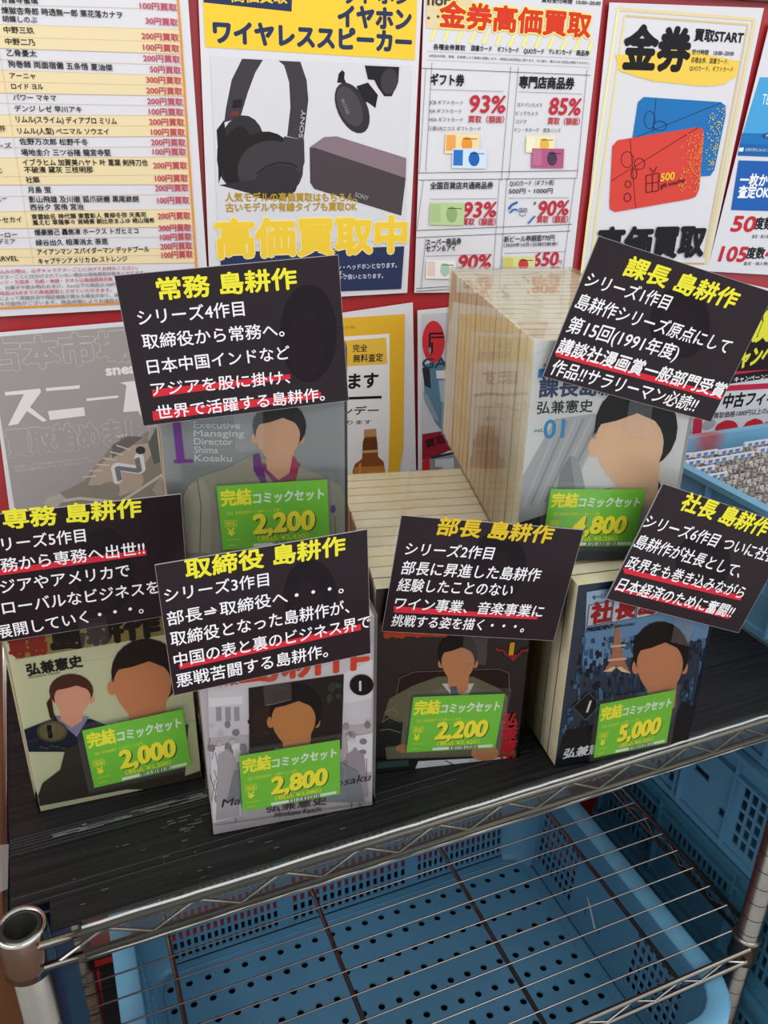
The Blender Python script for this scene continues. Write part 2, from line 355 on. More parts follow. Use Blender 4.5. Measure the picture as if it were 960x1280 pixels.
# --- voucher price poster
t, p = poster('white gift voucher rate poster with big red percentages and ruled boxes', [(531, -30), (757, -30), (712, 364), (518, 366)])
p.z(3.368, 520, 0)
p.poly([(42, -60), (175, -60), (250, 15), (205, 45), (170, 125), (42, 120)], '#e3cfa2')
for i in range(13):
    x = 55+i*55; p.poly([(x+22, 122+i*4), (x+34, 124+i*4), (x+14, 172+i*4), (x, 170+i*4)], '#efe98a')
p.text("nore", 48, 20, 170, 25, 45, '#4a4442', .04, lat=True)
for q in ((52, 76), (92, 70)): p.ell(q[0], q[1], 7, 7, '#5c5046', n=5)
p.text("買取受付時間  10:00~20:00", 528, 10, 775, 24, 20, K, .02)
p.otext("金券高価買取", 98, 112, 728, 158, 108, '#d63a22', '#ffe27a', .045, .11)
p.text("金券高価買取", 98, 112, 728, 158, 108, '#d63a22', .04)
for s_, x0, y0, x1, y1 in (("各種金券買取", 72, 208, 206, 214), ("図書カード", 232, 214, 318, 218), ("ギフトカード", 342, 220, 430, 224), ("QUOカード", 452, 226, 537, 229), ("テレホンカード", 558, 229, 653, 233), ("商品券", 673, 234, 727, 237)): p.text(s_, x0, y0, x1, y1, 24, K, .022)
p.line([(46, 216), (735, 248)], 1.2, '#9a989c'); p.line([(46, 252), (733, 284)], 1.2, '#9a989c')
p.text("※商品の状態、相場、在庫等により価格が変動します。※買取は未使用品に限ります。また破れ、痛みのある商品は買取できません。", 54, 240, 730, 272, 12, K, .0)
for a in ([(20, 287), (733, 317)], [(8, 728), (683, 718)], [(8, 758), (678, 750)], [(0, 970), (655, 944)], [(0, 1000), (650, 972)], [(0, 1214), (140, 1205), (600, 1175)], [(0, 1226), (600, 1190)]): p.line(a, 2.2, '#4a484c')
for a in ([(40, 288), (14, 728)], [(66, 262), (40, 722)], [(398, 280), (358, 760)], [(430, 282), (388, 758)], [(719, 292), (676, 745)], [(30, 760), (2, 970)], [(350, 752), (320, 1200)], [(382, 748), (350, 1195)], [(668, 752), (610, 1190)], [(40, 1002), (20, 1210)]): p.line(a, 1.6, '#5c5a5e')
for a in ([(58, 377), (366, 385)], [(432, 386), (698, 396)], [(58, 838), (338, 836)], [(388, 834), (643, 832)], [(40, 1078), (310, 1070)], [(370, 1066), (630, 1058)]): p.line(a, 1.6, '#77757a')
p.text("ギフト券", 60, 358, 200, 362, 48, K, .035); p.text("専門店商品券", 432, 370, 662, 376, 50, K, .035)
R2 = '#bf2c3a'
def pct(s_, x0, y0, x1, y1, h_): p.text(s_, x0, y0, x1, y1, h_, R2, .028, .1, lat=True)
pct("93%", 220, 472, 370, 474, 70); pct("85%", 556, 480, 686, 484, 68); pct("93%", 194, 914, 332, 912, 62); pct("90%", 510, 908, 636, 904, 60); pct("90%", 174, 1134, 310, 1130, 60); pct("650", 488, 1120, 592, 1116, 56)
for a in ((218, 516, 368, 518), (552, 524, 686, 526), (192, 948, 332, 948), (506, 938, 636, 938)): p.text("買取（額面）", *a, 30, R2, .02)
p.text("円", 592, 1112, 610, 1112, 18, R2, .01); p.text("買取", 562, 1146, 606, 1145, 24, R2, .02)
for s_, x0, y0, x1 in (("JCB ギフトカード", 54, 440, 196), ("VJA ギフトカード", 52, 476, 190), ("VISA ギフトカード", 50, 512, 196), ("三菱UFJニコス ギフトカード", 50, 550, 270), ("ヨドバシカメラ", 424, 450, 528), ("ビッグカメラ", 418, 486, 510), ("コジマ", 416, 520, 462), ("ドン・キホーテ　東急ハンズ", 414, 556, 606)): p.text(s_, x0, y0, x1, y0+2, 19, '#333136', 0)
p.text("全国百貨店共通商品券", 58, 796, 322, 794, 30, K, .022); p.text("QUOカード（ギフト柄）", 392, 784, 578, 780, 24, K, .01); p.text("500円・1000円", 388, 816, 572, 814, 24, K, .01)
p.text("スーパー商品券", 40, 1034, 188, 1028, 28, K, .025); p.text("セブン＆アイ", 40, 1060, 165, 1056, 28, K, .025)
p.text("新ビール券額面770円", 368, 1020, 580, 1012, 26, K, .015); p.text("（2020年10月1日発行新券）", 366, 1040, 594, 1034, 17, K, .01)
def voucher(x, y, w_, h_, c0, c1, c2):
    p.poly([(x, y), (x+w_, y+2), (x+w_-4, y+h_), (x-4, y+h_-2)], c0); p.ell(x+w_*.62, y+h_*.52, w_*.16, h_*.36, c1); p.poly([(x+4, y+6), (x+w_*.3, y+7), (x+w_*.29, y+h_*.85), (x+2, y+h_*.84)], c2); p.line([(x+w_*.5, y+h_*.25), (x+w_*.92, y+h_*.27)], 3, K)
voucher(122, 562, 145, 86, '#f1d9a6', '#e8973c', '#e9a455'); voucher(152, 624, 145, 86, '#cfe0f2', '#1f63b4', '#2f74bf')
voucher(462, 570, 122, 74, '#f0e4b9', '#e9b548', '#f2ecd0'); voucher(486, 624, 135, 84, '#b55a83', '#4e3a52', '#c06f92')
voucher(58, 852, 145, 96, '#b9cf96', '#8fae72', '#a9c388'); voucher(366, 1078, 134, 66, '#d9d893', '#c9423a', '#cfc66a'); voucher(42, 1094, 124, 80, '#ece9e2', '#a9c7b4', '#e2c9c2')
p.line([(388, 880), (400, 862), (425, 850)], 9, '#2a62ac'); p.line([(392, 895), (410, 880), (425, 884)], 7, '#2a62ac'); p.text("QUO", 428, 892, 464, 894, 18, '#27407a', .02, lat=True); p.line([(430, 902), (445, 910), (460, 902)], 2.5, '#27407a'); p.line([(470, 940), (498, 908)], 7, '#2a62ac')
p.text("¥", 492, 862, 502, 862, 14, K, .02, lat=True)
p.build('voucher_print', t)

# --- gift card poster
t, p = poster('kinken start poster with blue and red gift cards in pale gold border', [(762, 3), (955, 10), (884, 340), (728, 338)])
p.z(3.368, 730, 0)
p.line([(144, 38), (718, 82), (515, 1112)], 14, '#e4d3a0'); p.line([(144, 38), (20, 900), (-10, 1150)], 12, '#efe6ae'); p.line([(172, 66), (690, 104), (505, 1085)], 8, '#dcc48c'); p.line([(172, 66), (52, 900), (28, 1100)], 7, '#ede08f')
p.line([(28, 1100), (505, 1110)], 7, '#caa46a')
p.ell(390, 290, 255, 62, '#f2cc56', rot=.08); p.ell(480, 330, 130, 32, '#f2cc56', rot=.06)
p.poly([(132, 232), (400, 205), (652, 258), (640, 320), (300, 345), (150, 300)], '#f2cc56')
p.text("金券", 160, 290, 432, 298, 180, K, .05)
p.text("買取START", 462, 172, 665, 184, 52, K, .035)
p.text("受付時間　10:00~20:00", 452, 230, 628, 236, 22, K, .015); p.text("各種金券、図書カード、", 448, 264, 606, 272, 24, K, .015); p.text("QUOカード、ギフトカード", 441, 298, 624, 304, 22, K, .015)
p.poly([(250, 408), (575, 430), (596, 446), (594, 490), (548, 715), (530, 740), (490, 742), (200, 600), (226, 430)], '#2272b5')
p.line([(302, 412), (288, 560)], 3, '#16314f'); p.line([(200, 585), (578, 432)], 3, '#16314f')
for a in ((275, 505, 22, 38, -.2), (318, 530, 28, 20, -.3)): 
    pts = [(a[0]+a[2]*math.cos(q/14*6.283), a[1]+a[3]*math.sin(q/14*6.283)) for q in range(14)]; p.line(pts, 3, '#16314f', True)
p.poly([(140, 590), (480, 535), (500, 545), (502, 575), (482, 800), (468, 828), (440, 838), (130, 892), (108, 880), (106, 850), (118, 615)], '#d8463c')
p.line([(192, 585), (215, 875)], 3, '#4a1715'); p.line([(112, 762), (480, 536)], 3, '#4a1715')
for a in ((180, 672, 26, 34), (232, 690, 22, 24), (208, 732, 12, 22), (183, 775, 12, 14), (180, 830, 14, 18)):
    pts = [(a[0]+a[2]*math.cos(q/14*6.283), a[1]+a[3]*math.sin(q/14*6.283)) for q in range(14)]; p.line(pts, 3, '#4a1715', True)
p.line([(258, 738), (312, 728), (310, 802), (258, 810)], 3, '#4a1715', True); p.line([(285, 733), (284, 806)], 3, '#4a1715'); p.line([(258, 772), (311, 766)], 3, '#4a1715'); p.line([(272, 704), (290, 726), (304, 700)], 3, '#4a1715')
rnd = random.Random(3)
p.step = 0
for i in range(150):
    f = rnd.random(); y = 560+f*250; x = 495-rnd.random()**2*90-(y-560)*.06; p.poly([(x, y), (x+4, y), (x+4, y+4), (x, y+4)], '#e7b046')
    y = 450+f*270; x = 588-rnd.random()**2*60-(y-450)*.2
    if not (x < 505 and y > 540): p.poly([(x, y), (x+4, y), (x+4, y+4), (x, y+4)], '#d9c56a')
p.step = .000012
p.text("500", 318, 762, 376, 754, 30, '#f2b23c', .05, lat=True); p.text("gift voucher", 318, 792, 424, 764, 18, '#4a1715', .015, lat=True)
p.text("高価買取", 48, 1092, 492, 1076, 130, K, .05)
p.build('gift_card_print', t)

# --- telephone card poster
t, p = poster('telephone card poster with blue panels and red numbers at right edge', [(962, 30), (1040, 30), (985, 345), (884, 339)])
p.z(3.368, 730, 0)
p.poly([(740, 325), (960, 330), (900, 615), (655, 605)], '#4aa3d8'); p.poly([(665, 560), (920, 565), (900, 615), (655, 605)], '#1f74b8'); p.poly([(655, 605), (900, 615), (890, 665), (646, 655)], '#1e62a8')
p.text("TELEPHONE", 745, 438, 900, 450, 42, '#e6f2fa', 0, lat=True); p.ell(775, 572, 28, 13, '#1c4c86'); p.text("テレカ", 762, 580, 800, 582, 15, '#e6f2fa', .01)
p.poly([(653, 622), (672, 621), (668, 638), (650, 637)], '#f2f2f2'); p.text("お店の汚れにお入れください", 678, 636, 800, 640, 14, '#dbe8f4', 0)
p.poly([(650, 675), (900, 682), (850, 890), (618, 884)], '#1f5fae')
p.text("一枚から", 652, 782, 800, 785, 50, '#f2f2f4', .035); p.text("査定OK", 645, 833, 772, 834, 50, '#f2f2f4', .035)
p.text("50", 616, 972, 712, 974, 60, RD, .035, .1, lat=True); p.text("度数", 714, 964, 790, 966, 48, K, .03); p.text("査定・個人情報の", 705, 1002, 800, 1003, 14, K, 0)
p.text("105", 565, 1098, 675, 1100, 58, RD, .035, .1, lat=True); p.text("度数", 680, 1088, 755, 1089, 46, K, .03); p.text("4", 760, 1090, 790, 1090, 44, RD, .05, lat=True); p.text("査定・個人情報の", 670, 1116, 800, 1117, 14, K, 0)
p.build('telephone_card_print', t)

# --- sneaker poster
GREY = '#a29a98'
t, p = poster('grey sneaker poster with white outlined title and a running shoe', [(-17, 417), (215, 397), (235, 700), (22, 715)])
p.z(4, 0, 370)
p.poly([(-60, 208), (850, 132), (900, 1180), (94, 1195)], GREY)
def outl(s_, x0, y0, x1, y1, h_, c='#d8d3d2', c2=GREY): p.text(s_, x0, y0, x1, y1, h_, c, .062, adv=True); p.text(s_, x0, y0, x1, y1, h_, c2, .05)
outl("古本市場", -60, 378, 660, 320, 155)
p.text("sneaker", 533, 396, 800, 372, 48, '#e6e2e2', .05, lat=True)
p.poly([(25, 480), (200, 462), (205, 480), (150, 555), (235, 622), (215, 628), (135, 575), (90, 640), (40, 648), (120, 490), (25, 497)], '#e6e2e2')
p.poly([(228, 460), (400, 445), (398, 462), (232, 475)], '#e6e2e2'); p.poly([(240, 575), (420, 555), (426, 598), (250, 620)], '#e6e2e2'); p.poly([(432, 512), (590, 496), (592, 508), (434, 525)], '#e6e2e2')
p.poly([(600, 432), (700, 420), (720, 620), (690, 575), (616, 580), (632, 446)], '#e6e2e2')
outl("買取始めました", 50, 805, 830, 720, 135)
p.text("※状態等によっては買取価格が変わる場合がございます。", 72, 862, 448, 815, 14, '#cfcaca', 0); p.text("詳細は各店舗の買取カウンターまでお問い合わせください", 78, 880, 482, 830, 14, '#cfcaca', 0)
p.poly([(215, 1040), (240, 1010), (420, 925), (470, 860), (520, 800), (560, 745), (620, 700), (700, 700), (780, 650), (830, 640), (835, 1000), (760, 1060), (230, 1090)], '#8c8378')
p.poly([(440, 945), (470, 870), (560, 790), (640, 745), (740, 735), (765, 780), (700, 870), (720, 920), (700, 960), (600, 1000), (560, 940), (500, 945)], '#b3a18f')
p.ell(545, 970, 55, 42, '#8f8578', rot=-.2); p.poly([(740, 735), (780, 660), (830, 650), (832, 820), (770, 840)], '#5f6160'); p.poly([(560, 745), (640, 700), (720, 705), (640, 760), (560, 810)], '#6d6763')
p.line([(230, 1035), (400, 1010), (600, 1030), (830, 880)], 14, '#c4b9aa'); p.poly([(215, 1040), (235, 1008), (300, 985), (330, 1010), (280, 1060)], '#b5ab9d')
for i in range(6): p.line([(412+i*34, 905-i*32), (480+i*34, 898-i*26)], 7, '#c9c0b4')
p.text("N", 582, 928, 716, 868, 78, '#dcd8d6', .11, lat=True, up=(-16, 0)); p.lift += 1e-4; p.text("N", 590, 922, 706, 872, 66, '#77777a', .04, lat=True, up=(-14, 0))
p.ell(702, 770, 24, 20, '#3c3a3a'); p.text("997", 585, 710, 640, 700, 14, '#dcd8d6', .02, lat=True)
p.poly([(760, 970), (800, 900), (835, 880), (838, 990), (780, 995)], '#a5968a'); p.text("N", 815, 915, 840, 905, 24, '#dcd8d6', .1, lat=True)
p.build('sneaker_print', t)

# --- whisky poster
t, p = poster('yellow framed spirits valuation poster with an amber whisky bottle', [(380, 398), (516, 378), (521, 640), (380, 640)])
p.z(3.2, 420, 330)
p.poly([(-120, 225), (275, 200), (268, 740), (240, 900), (-120, 900)], '#e2b02f')
p.poly([(-120, 300), (213, 278), (215, 640), (205, 900), (-120, 900)], '#e8e6e6')
p.poly([(-60, 312), (200, 294), (205, 400), (-60, 415)], '#e6bb45')
p.text("完全", 66, 352, 124, 350, 30, K, .02); p.text("無料査定", 68, 394, 186, 388, 32, K, .02); p.text("17:30", 30, 262, 75, 258, 12, '#8a6a20', 0, lat=True)
p.text("ます", 50, 500, 165, 494, 62, K, .035); p.line([(-60, 541), (182, 532)], 11, K)
p.text("ブランデー", -90, 608, 168, 602, 36, K, .02); p.text("になります", -30, 645, 140, 640, 18, K, .01)
p.poly([(112, 662), (160, 658), (162, 700), (165, 712), (168, 770), (190, 790), (198, 840), (196, 960), (66, 960), (66, 825), (75, 800), (104, 778), (106, 712), (112, 700)], '#8a4d22')
p.poly([(112, 662), (160, 658), (161, 688), (113, 692)], '#b98d5a'); p.poly([(110, 698), (162, 694), (166, 742), (106, 746)], '#6b3a1c'); p.poly([(106, 746), (166, 742), (166, 752), (106, 756)], '#c9a468'); p.poly([(74, 812), (192, 806), (196, 835), (68, 838)], '#b87834'); p.poly([(90, 800), (100, 792), (100, 900), (90, 905)], '#c98f4a')
p.build('whisky_print', t)

# --- game poster
t, p = poster('narrow white poster with red rounded G lettering behind the tall book stack', [(522, 388), (660, 374), (660, 640), (523, 640)])
p.z(4.92, 500, 380)
p.poly([(135, 60), (800, 30), (800, 1400), (135, 1400)], '#c9c9cd')
p.poly([(140, 370), (290, 350), (420, 340), (420, 1000), (210, 720), (150, 560)], '#5d8199'); p.poly([(135, 395), (180, 380), (190, 520), (150, 500)], '#2a3038'); p.poly([(220, 410), (420, 400), (420, 455), (225, 458)], '#dedee2'); p.poly([(235, 470), (420, 460), (420, 620), (250, 600)], '#9fb7c6')
p.poly([(140, 540), (170, 560), (230, 690), (240, 725), (200, 700), (150, 600)], '#8f9aa2')
pts = [(205+70*math.cos(q/24*6.283)*1.0, 232+(130 if True else 0)*math.sin(q/24*6.283)) for q in range(24)]
p.poly(pts, '#d0323a'); p.line([(262, 180), (182, 182), (182, 300), (196, 300), (196, 235)], 12, K); p.line([(190, 205), (270, 203)], 10, K); p.ell(183, 285, 8, 20, '#8e8e92')
p.text("GAME", 135, 395, 420, 380, 60, '#2e4a5c', .03, lat=True)
p.poly([(135, 800), (290, 775), (420, 770), (420, 900), (300, 900), (135, 980)], '#8f1f2c'); p.text("買取", 160, 890, 285, 850, 55, '#351018', .03); p.poly([(135, 960), (420, 905), (420, 1400), (135, 1400)], '#8b8b90'); p.line([(190, 945), (330, 915)], 14, '#20303a'); p.poly([(215, 955), (330, 945), (330, 1050), (260, 1050), (260, 1000), (215, 1000)], '#c9c9cd')
p.poly([(135, 970), (180, 940), (185, 1060), (135, 1060)], '#c02530')
p.build('game_print', t)

# --- campaign poster and used figure poster (right, behind the top card)
t, p = poster('pink edged black campaign poster with yellow brush lettering, right edge', [(800, 325), (985, 366), (975, 474), (780, 500)])
p.z(6.4, 820, 360)
p.poly([(300, 0), (1100, 100), (1100, 650), (100, 790), (100, 200)], '#c22a48'); p.poly([(380, 90), (1100, 190), (1100, 640), (250, 690), (250, 300)], '#20171a')
p.poly([(560, 700), (1100, 630), (1100, 690), (560, 770)], K)
p.text("高価買取", 560, 440, 1010, 410, 240, '#e6e23a', .05, .2); p.text("キャンペーン", 560, 655, 1090, 570, 150, '#e6e23a', .045, .15)
p.text("キャンペーン：2/2～", 622, 755, 1000, 715, 42, '#ecebec', .02)
p.build('campaign_print', t)
t, p = poster('white used figure poster with large red percent sign above blue crate', [(800, 500), (985, 472), (985, 640), (790, 640)])
p.z(6.4, 820, 360)
p.line([(100, 830), (1100, 770)], 44, '#c22a48')
p.text("中古フィギュア", 526, 962, 1120, 905, 108, K, .035, .08); p.text("買取価格1000円以上の品", 456, 1045, 920, 1000, 46, K, .01)
p.text("20", 438, 1330, 812, 1300, 235, '#c92a35', .06, lat=True); p.text("%", 838, 1180, 960, 1165, 95, '#c92a35', .05, lat=True)
p.poly([(300, 1040), (370, 1040), (345, 1400), (270, 1400)], '#c4304a'); p.poly([(240, 1030), (290, 1040), (250, 1400), (210, 1400)], '#4a4f8f')
p.ell(420, 1090, 60, 38, '#a9a7ac', rot=-.5)
p.build('figure_print', t)

# ================================================================== RACK
X0, X1, YF, YB = -.074, .664, .445, .885
PX0, PX1, PY0, PY1 = -.0725, .666, .459, .878
rack = thing('wire_shelving_rack', 'chrome wire shelving rack carrying the black display boards and book sets', 'shelf', ((PX0+PX1)/2, (PY0+PY1)/2, -.95))
TOPZ = -.004
for px, py in ((PX0, PY0), (PX1, PY0), (PX0, PY1), (PX1, PY1)):
    pr = [(.0128, -.93)]
    pr += [(.0128, .004), (.0116, .004), (.0116, -.05), (.0005, -.05)]
    po = MB().lathe((px, py, 0), pr, 28).build('post', STEEL, rack, True)
    gr = MB()
    for q in range(34): gr.lathe((px, py, -.92+.025*q), [(.01285, 0), (.01295, .0004), (.01295, .0010), (.01285, .0014)], 20)
    g_ = gr.build('groove_rings', DARKTUBE, po); g_['kind'] = 'stuff'
    MB().lathe((px, py, 0), [(.0005, -.95), (.014, -.95), (.014, -.935), (.0128, -.93)], 20).build('foot', DARKTUBE, po)
    MB().lathe((px, py, 0), [(.0136, .0046), (.0114, .0056), (.0108, .0050), (.0104, -.045), (.0002, -.045)], 24).build('black_rim_shaded_bore', DARKTUBE, po, True)  # black rim ring, with the capped bore blackened as painted shade
    MB().lathe((px, py, 0), [(.0134, .003), (.0158, .0062), (.0170, .003), (.0170, -.021), (.0174, -.024), (.0174, -.034), (.0130, -.034)], 32).build('collar', CHROME, po, True)
    MB().lathe((px, py, 0), [(.0129, -.352), (.0165, -.353), (.0172, -.357), (.0155, -.362), (.0165, -.386), (.0165, -.392), (.0129, -.392)], 32).build('collar', STEEL, po, True)
def zig(mb, a, b, zt, zb, n, r=.0016):
    a, b = Vector(a), Vector(b); pts = []
    for i in range(2*n+1):
        q = a.lerp(b, i/(2*n)); pts.append((q.x, q.y, zb if i % 2 == 0 else zt))
    return mb.tube(pts, r, 6)
def shelf(z, name, wire_y, stringers, ycross):
    fr = MB()
    for zz in (z, z-.0215):
        fr.tube([(X0+.012, YF, zz), (X1-.008, YF, zz)], .0030, 10); fr.tube([(X0+.012, YB+.005, zz), (X1-.008, YB+.005, zz)], .0030, 8)
        fr.tube([(PX0-.010, PY0+.01, zz), (PX0-.010, PY1-.01, zz)], .0030, 8); fr.tube([(PX1+.012, PY0+.01, zz), (PX1+.012, PY1-.01, zz)], .0030, 8)
    sh = fr.build(name, CHROME if z > -.1 else STEEL, rack, True)
    zig(MB(), (X0+.022, YF, 0), (X1-.012, YF, 0), z-.002, z-.0200, 11).build('zigzag_wire', CHROME, sh, True)
    zig(MB(), (PX1+.012, PY0+.015, 0), (PX1+.012, PY1-.015, 0), z-.002, z-.0200, 7).build('zigzag_wire', CHROME, sh, True)
    zig(MB(), (PX0-.010, PY0+.015, 0), (PX0-.010, PY1-.015, 0), z-.002, z-.0200, 7).build('zigzag_wire', CHROME, sh, True)
    for x in stringers: MB().tube([(x, YF, z-.006), (x, YB, z-.006)], .0029, 8).build('cross_bar', STEEL, sh, True)
    first = None
    for y in wire_y:
        if first is None:
            first = MB().tube([(PX0-.010, y, z), (PX1+.012, y, z)], .0011, 6).build('wire', WIREM, sh, True); y00 = y
        else:
            c = first.copy(); COL.objects.link(c); c.parent = sh; c.location = first.location+Vector((0, y-y00, 0))
    return sh
ws = [.4720+.0303*i for i in range(13)]
shelf(-.003, 'upper_wire_shelf', ws, (.034, .211, .389, .557), 0)
shelf(-.359, 'middle_wire_shelf', ws, (.034, .211, .389, .557), 0)
shelf(-.575, 'lower_wire_shelf', ws, (.034, .211, .389, .557), 0)
VX0 = Yv = None
# clear vinyl strip clipped round the front of the upper shelf
mb = MB()
pts = [(YF+.006, .0022), (YF-.0015, .0034), (YF-.0042, .001), (YF-.0045, -.024), (YF-.001, -.0278)]
n = 40
for i in range(n+1):
    x = -.035+(X1-.012+.035)*i/n
    for j, (y, z) in enumerate(pts): mb.v.append(Vector((x+(.004*math.sin(j*2.1) if i == 0 else 0), y+random.uniform(-.0004, .0004), z+random.uniform(-.0005, .0005))))
for i in range(n):
    for j in range(4): mb.f.append((i*5+j, i*5+j+1, (i+1)*5+j+1, (i+1)*5+j))
o = mb.build('clear_shelf_strip', VINYL, None, True); tag(o, 'scuffed clear vinyl strip wrapped along the front rail of the top shelf', 'strip')

mb = MB(); mb.tube([(-.034+(X1-.012+.034)*i/60, YF-.0016+random.uniform(-.0003, .0003), .0036+random.uniform(-.0002, .0003)) for i in range(61)], .0011, 6); mb.build('painted_top_highlight', mat('#b9b8b4', .3, 0, .3, 400), o, True)  # pale bead paints the bright highlight along the strip's top edge
mb = MB(); mb.tube([(-.034+(X1-.012+.034)*i/60, YF-.0040+random.uniform(-.0003, .0003), -.0245+random.uniform(-.0002, .0003)) for i in range(61)], .0008, 6); mb.build('painted_bottom_highlight', mat('#a3a19a', .3, 0, .3, 400), o, True)  # thinner pale bead, the painted highlight of the lower edge
# black boards lying on the upper shelf, ribbed along their length
def board(y0, y1, label, x0=-.0798, x1=.6745, notch=False, ribs=0):
    mb = MB(); z0, z1 = -.0015+.0018, .0
    z0 = -.0016
    if notch: mb.box((x0+.026, y0, z0), (x1-.028, y0+.026, z1)); mb.box((x0, y0+.026, z0), (x1, y1, z1))
    else: mb.box((x0, y0, z0), (x1, y1, z1))
    o = mb.build('display_board', BOARD); tag(o, label, 'board', 'black boards on the top shelf'); return o
b1 = board(.4515, .5275, 'scratched black board along the front of the top shelf', notch=True)
b2 = board(.5283, .858, 'large black board at the back of the top shelf under the book sets')
for k, yy in enumerate((.5305, .5335, .5370, .5400, .5430, .5460, .4800, .4880)):
    mb = MB(); mb.box((-.079, yy, .0), (.30+.05*math.sin(k*2), yy+.0006, .00035)); o = mb.build('raised_rib', mat('#333334', .5), b2 if yy > .528 else b1)
mb = MB()
rnd = random.Random(5)
for k in range(26):
    x = -.05+rnd.random()*.13; y = .5362+rnd.random()*.006-.008*(x+.05)/.13*0; L = rnd.uniform(.01, .045); mb.box((x, y, .0001), (x+L, y+rnd.uniform(.0004, .0018), .0005))
o = mb.build('tape_residue', mat('#5f6061', .6, 0, .3, 300), b2)
mb = MB()
for k in range(40):
    x = rnd.uniform(-.04, .2); y = rnd.uniform(.455, .52); L = rnd.uniform(.0006, .006); mb.box((x, y, .0001), (x+L, y+rnd.uniform(.0003, .0008), .0004))
for k in range(12):
    x = rnd.uniform(.03, .08); y = rnd.uniform(.505, .526); mb.box((x, y, .0001), (x+rnd.uniform(.002, .012), y+.0008, .0004))
o = mb.build('scuff_marks', mat('#4c4d4e', .6, 0, .3, 300), b1); o['kind'] = 'stuff'
o = MB().box((-.068, .4795, -.3565), (-.0565, .62, -.027)).build('blue_panel', mat('#1a2f4c', .35, 0, .1, 20)); tag(o, 'narrow dark blue panel standing on the middle shelf behind the front left post', 'box')  # upright slab standing in for a dark blue strip beside the post
# clear tape holding the boards at the left rail
mb = MB(); 
mb.v = [Vector(v) for v in ((-.0895, .497, -.008), (-.0895, .497, .0007), (-.081, .499, .0007), (-.0895, .545, -.008), (-.0895, .545, .0007), (-.080, .543, .0007))]; mb.f = [(0, 1, 4, 3), (1, 2, 5, 4)]
o = mb.build('clear_tape', film('clear_tape_film', .2, 1.4, (.8, .8, .76), .15, .6, 80)); tag(o, 'strip of clear tape holding the black boards to the left rail', 'tape')

# ================================================================== BOOK SETS
COVER_EDGE = mat('#cfc6ae', .4)
def pose(x, y, z, yaw, lean=0.):
    c, s = math.cos(yaw), math.sin(yaw); U = Vector((c, s, 0)); N0 = Vector((s, -c, 0)); V = Vector((0, 0, 1))*math.cos(lean)-N0*math.sin(lean)
    return Vector((x, y, z)), U, V, U.cross(V)
def book_set(label, cover_hex, ps, n, th, edge_hex, W=.128, H=.182, page_mat=None):
    O, U, V, N = ps
    B = -N
    root = thing('comic_book_set', label, 'books', O+U*W/2+B*th*n/2, 'shrink-wrapped comic sets on the top shelf')
    rnd = random.Random(len(label))
    cm = mat(cover_hex, .32, 0, .03, 20, .5); em = mat(edge_hex, .5, 0, .05, 30, .2)
    first = None
    for i in range(n):
        o = O+B*(th*i+.0003)
        e = th-.0003
        j = rnd.uniform(-.0012, .0) if i else 0
        if i < 2 or first is None:
            pg = MB().obox(o+U*.0003+B*.0004+V*.0004, U*(W-.0012), B*(e-.0008), V*(H-.0007)).build('book', page_mat or PAGES, root)
            cv = MB()
            cv.obox(o, U*W, B*.0004, V*H); cv.obox(o+B*(e-.0004), U*W, B*.0004, V*H); cv.obox(o+U*(W-.0006)+B*.0005, U*.0006, B*(e-.001), V*H)
            cvo = cv.build('cover', cm if i == 0 else em, pg)
            if i == 1: first = pg; fo = o
            if i == 0: top = pg
        else:
            pg = first.copy(); COL.objects.link(pg); pg.parent = root; pg.location = first.location+(o-fo)+U*j
            for ch in first.children:
                c = ch.copy(); COL.objects.link(c); c.parent = pg; c.location = ch.location
    # the clear wrap round the whole set
    D = th*n+.0006; g = .0019; o = O-U*g-V*0+N*g; WW = W+2*g; DD = D+2*g; HH = H+g
    vs = []; fs = []
    nx, ny = 10, 12
    def face(p0, a, b, ru, rv, nn):
        k = len(vs)
        for iy in range(ny+1):
            for ix in range(nx+1):
                u_, v_ = ix/nx, iy/ny; jit = 0 if ix in (0, nx) or iy in (0, ny) else random.uniform(-.0004, .0005)
                vs.append(p0+a*u_+b*v_+nn*jit)
        for iy in range(ny):
            for ix in range(nx): q = k+iy*(nx+1)+ix; fs.append((q, q+1, q+nx+2, q+nx+1))
    face(o, U*WW, V*HH, 0, 0, N)                       # front
    face(o+B*DD, -N*-1*0+(-B)*DD, V*HH, 0, 0, -U)       # left side
    face(o+U*WW, B*DD, V*HH, 0, 0, U)                  # right side
    face(o+V*HH, U*WW, B*DD, 0, 0, V)                  # top
    wr = meshobj('plastic_wrap', vs, fs, WRAP, root, None, True)
    pl = Plane(O+N*.0002, U, V)
    pr_ = Print(pl, base=.00005, step=.000016); pr_.clip = (W, H)
    return root, top, pl, pr_
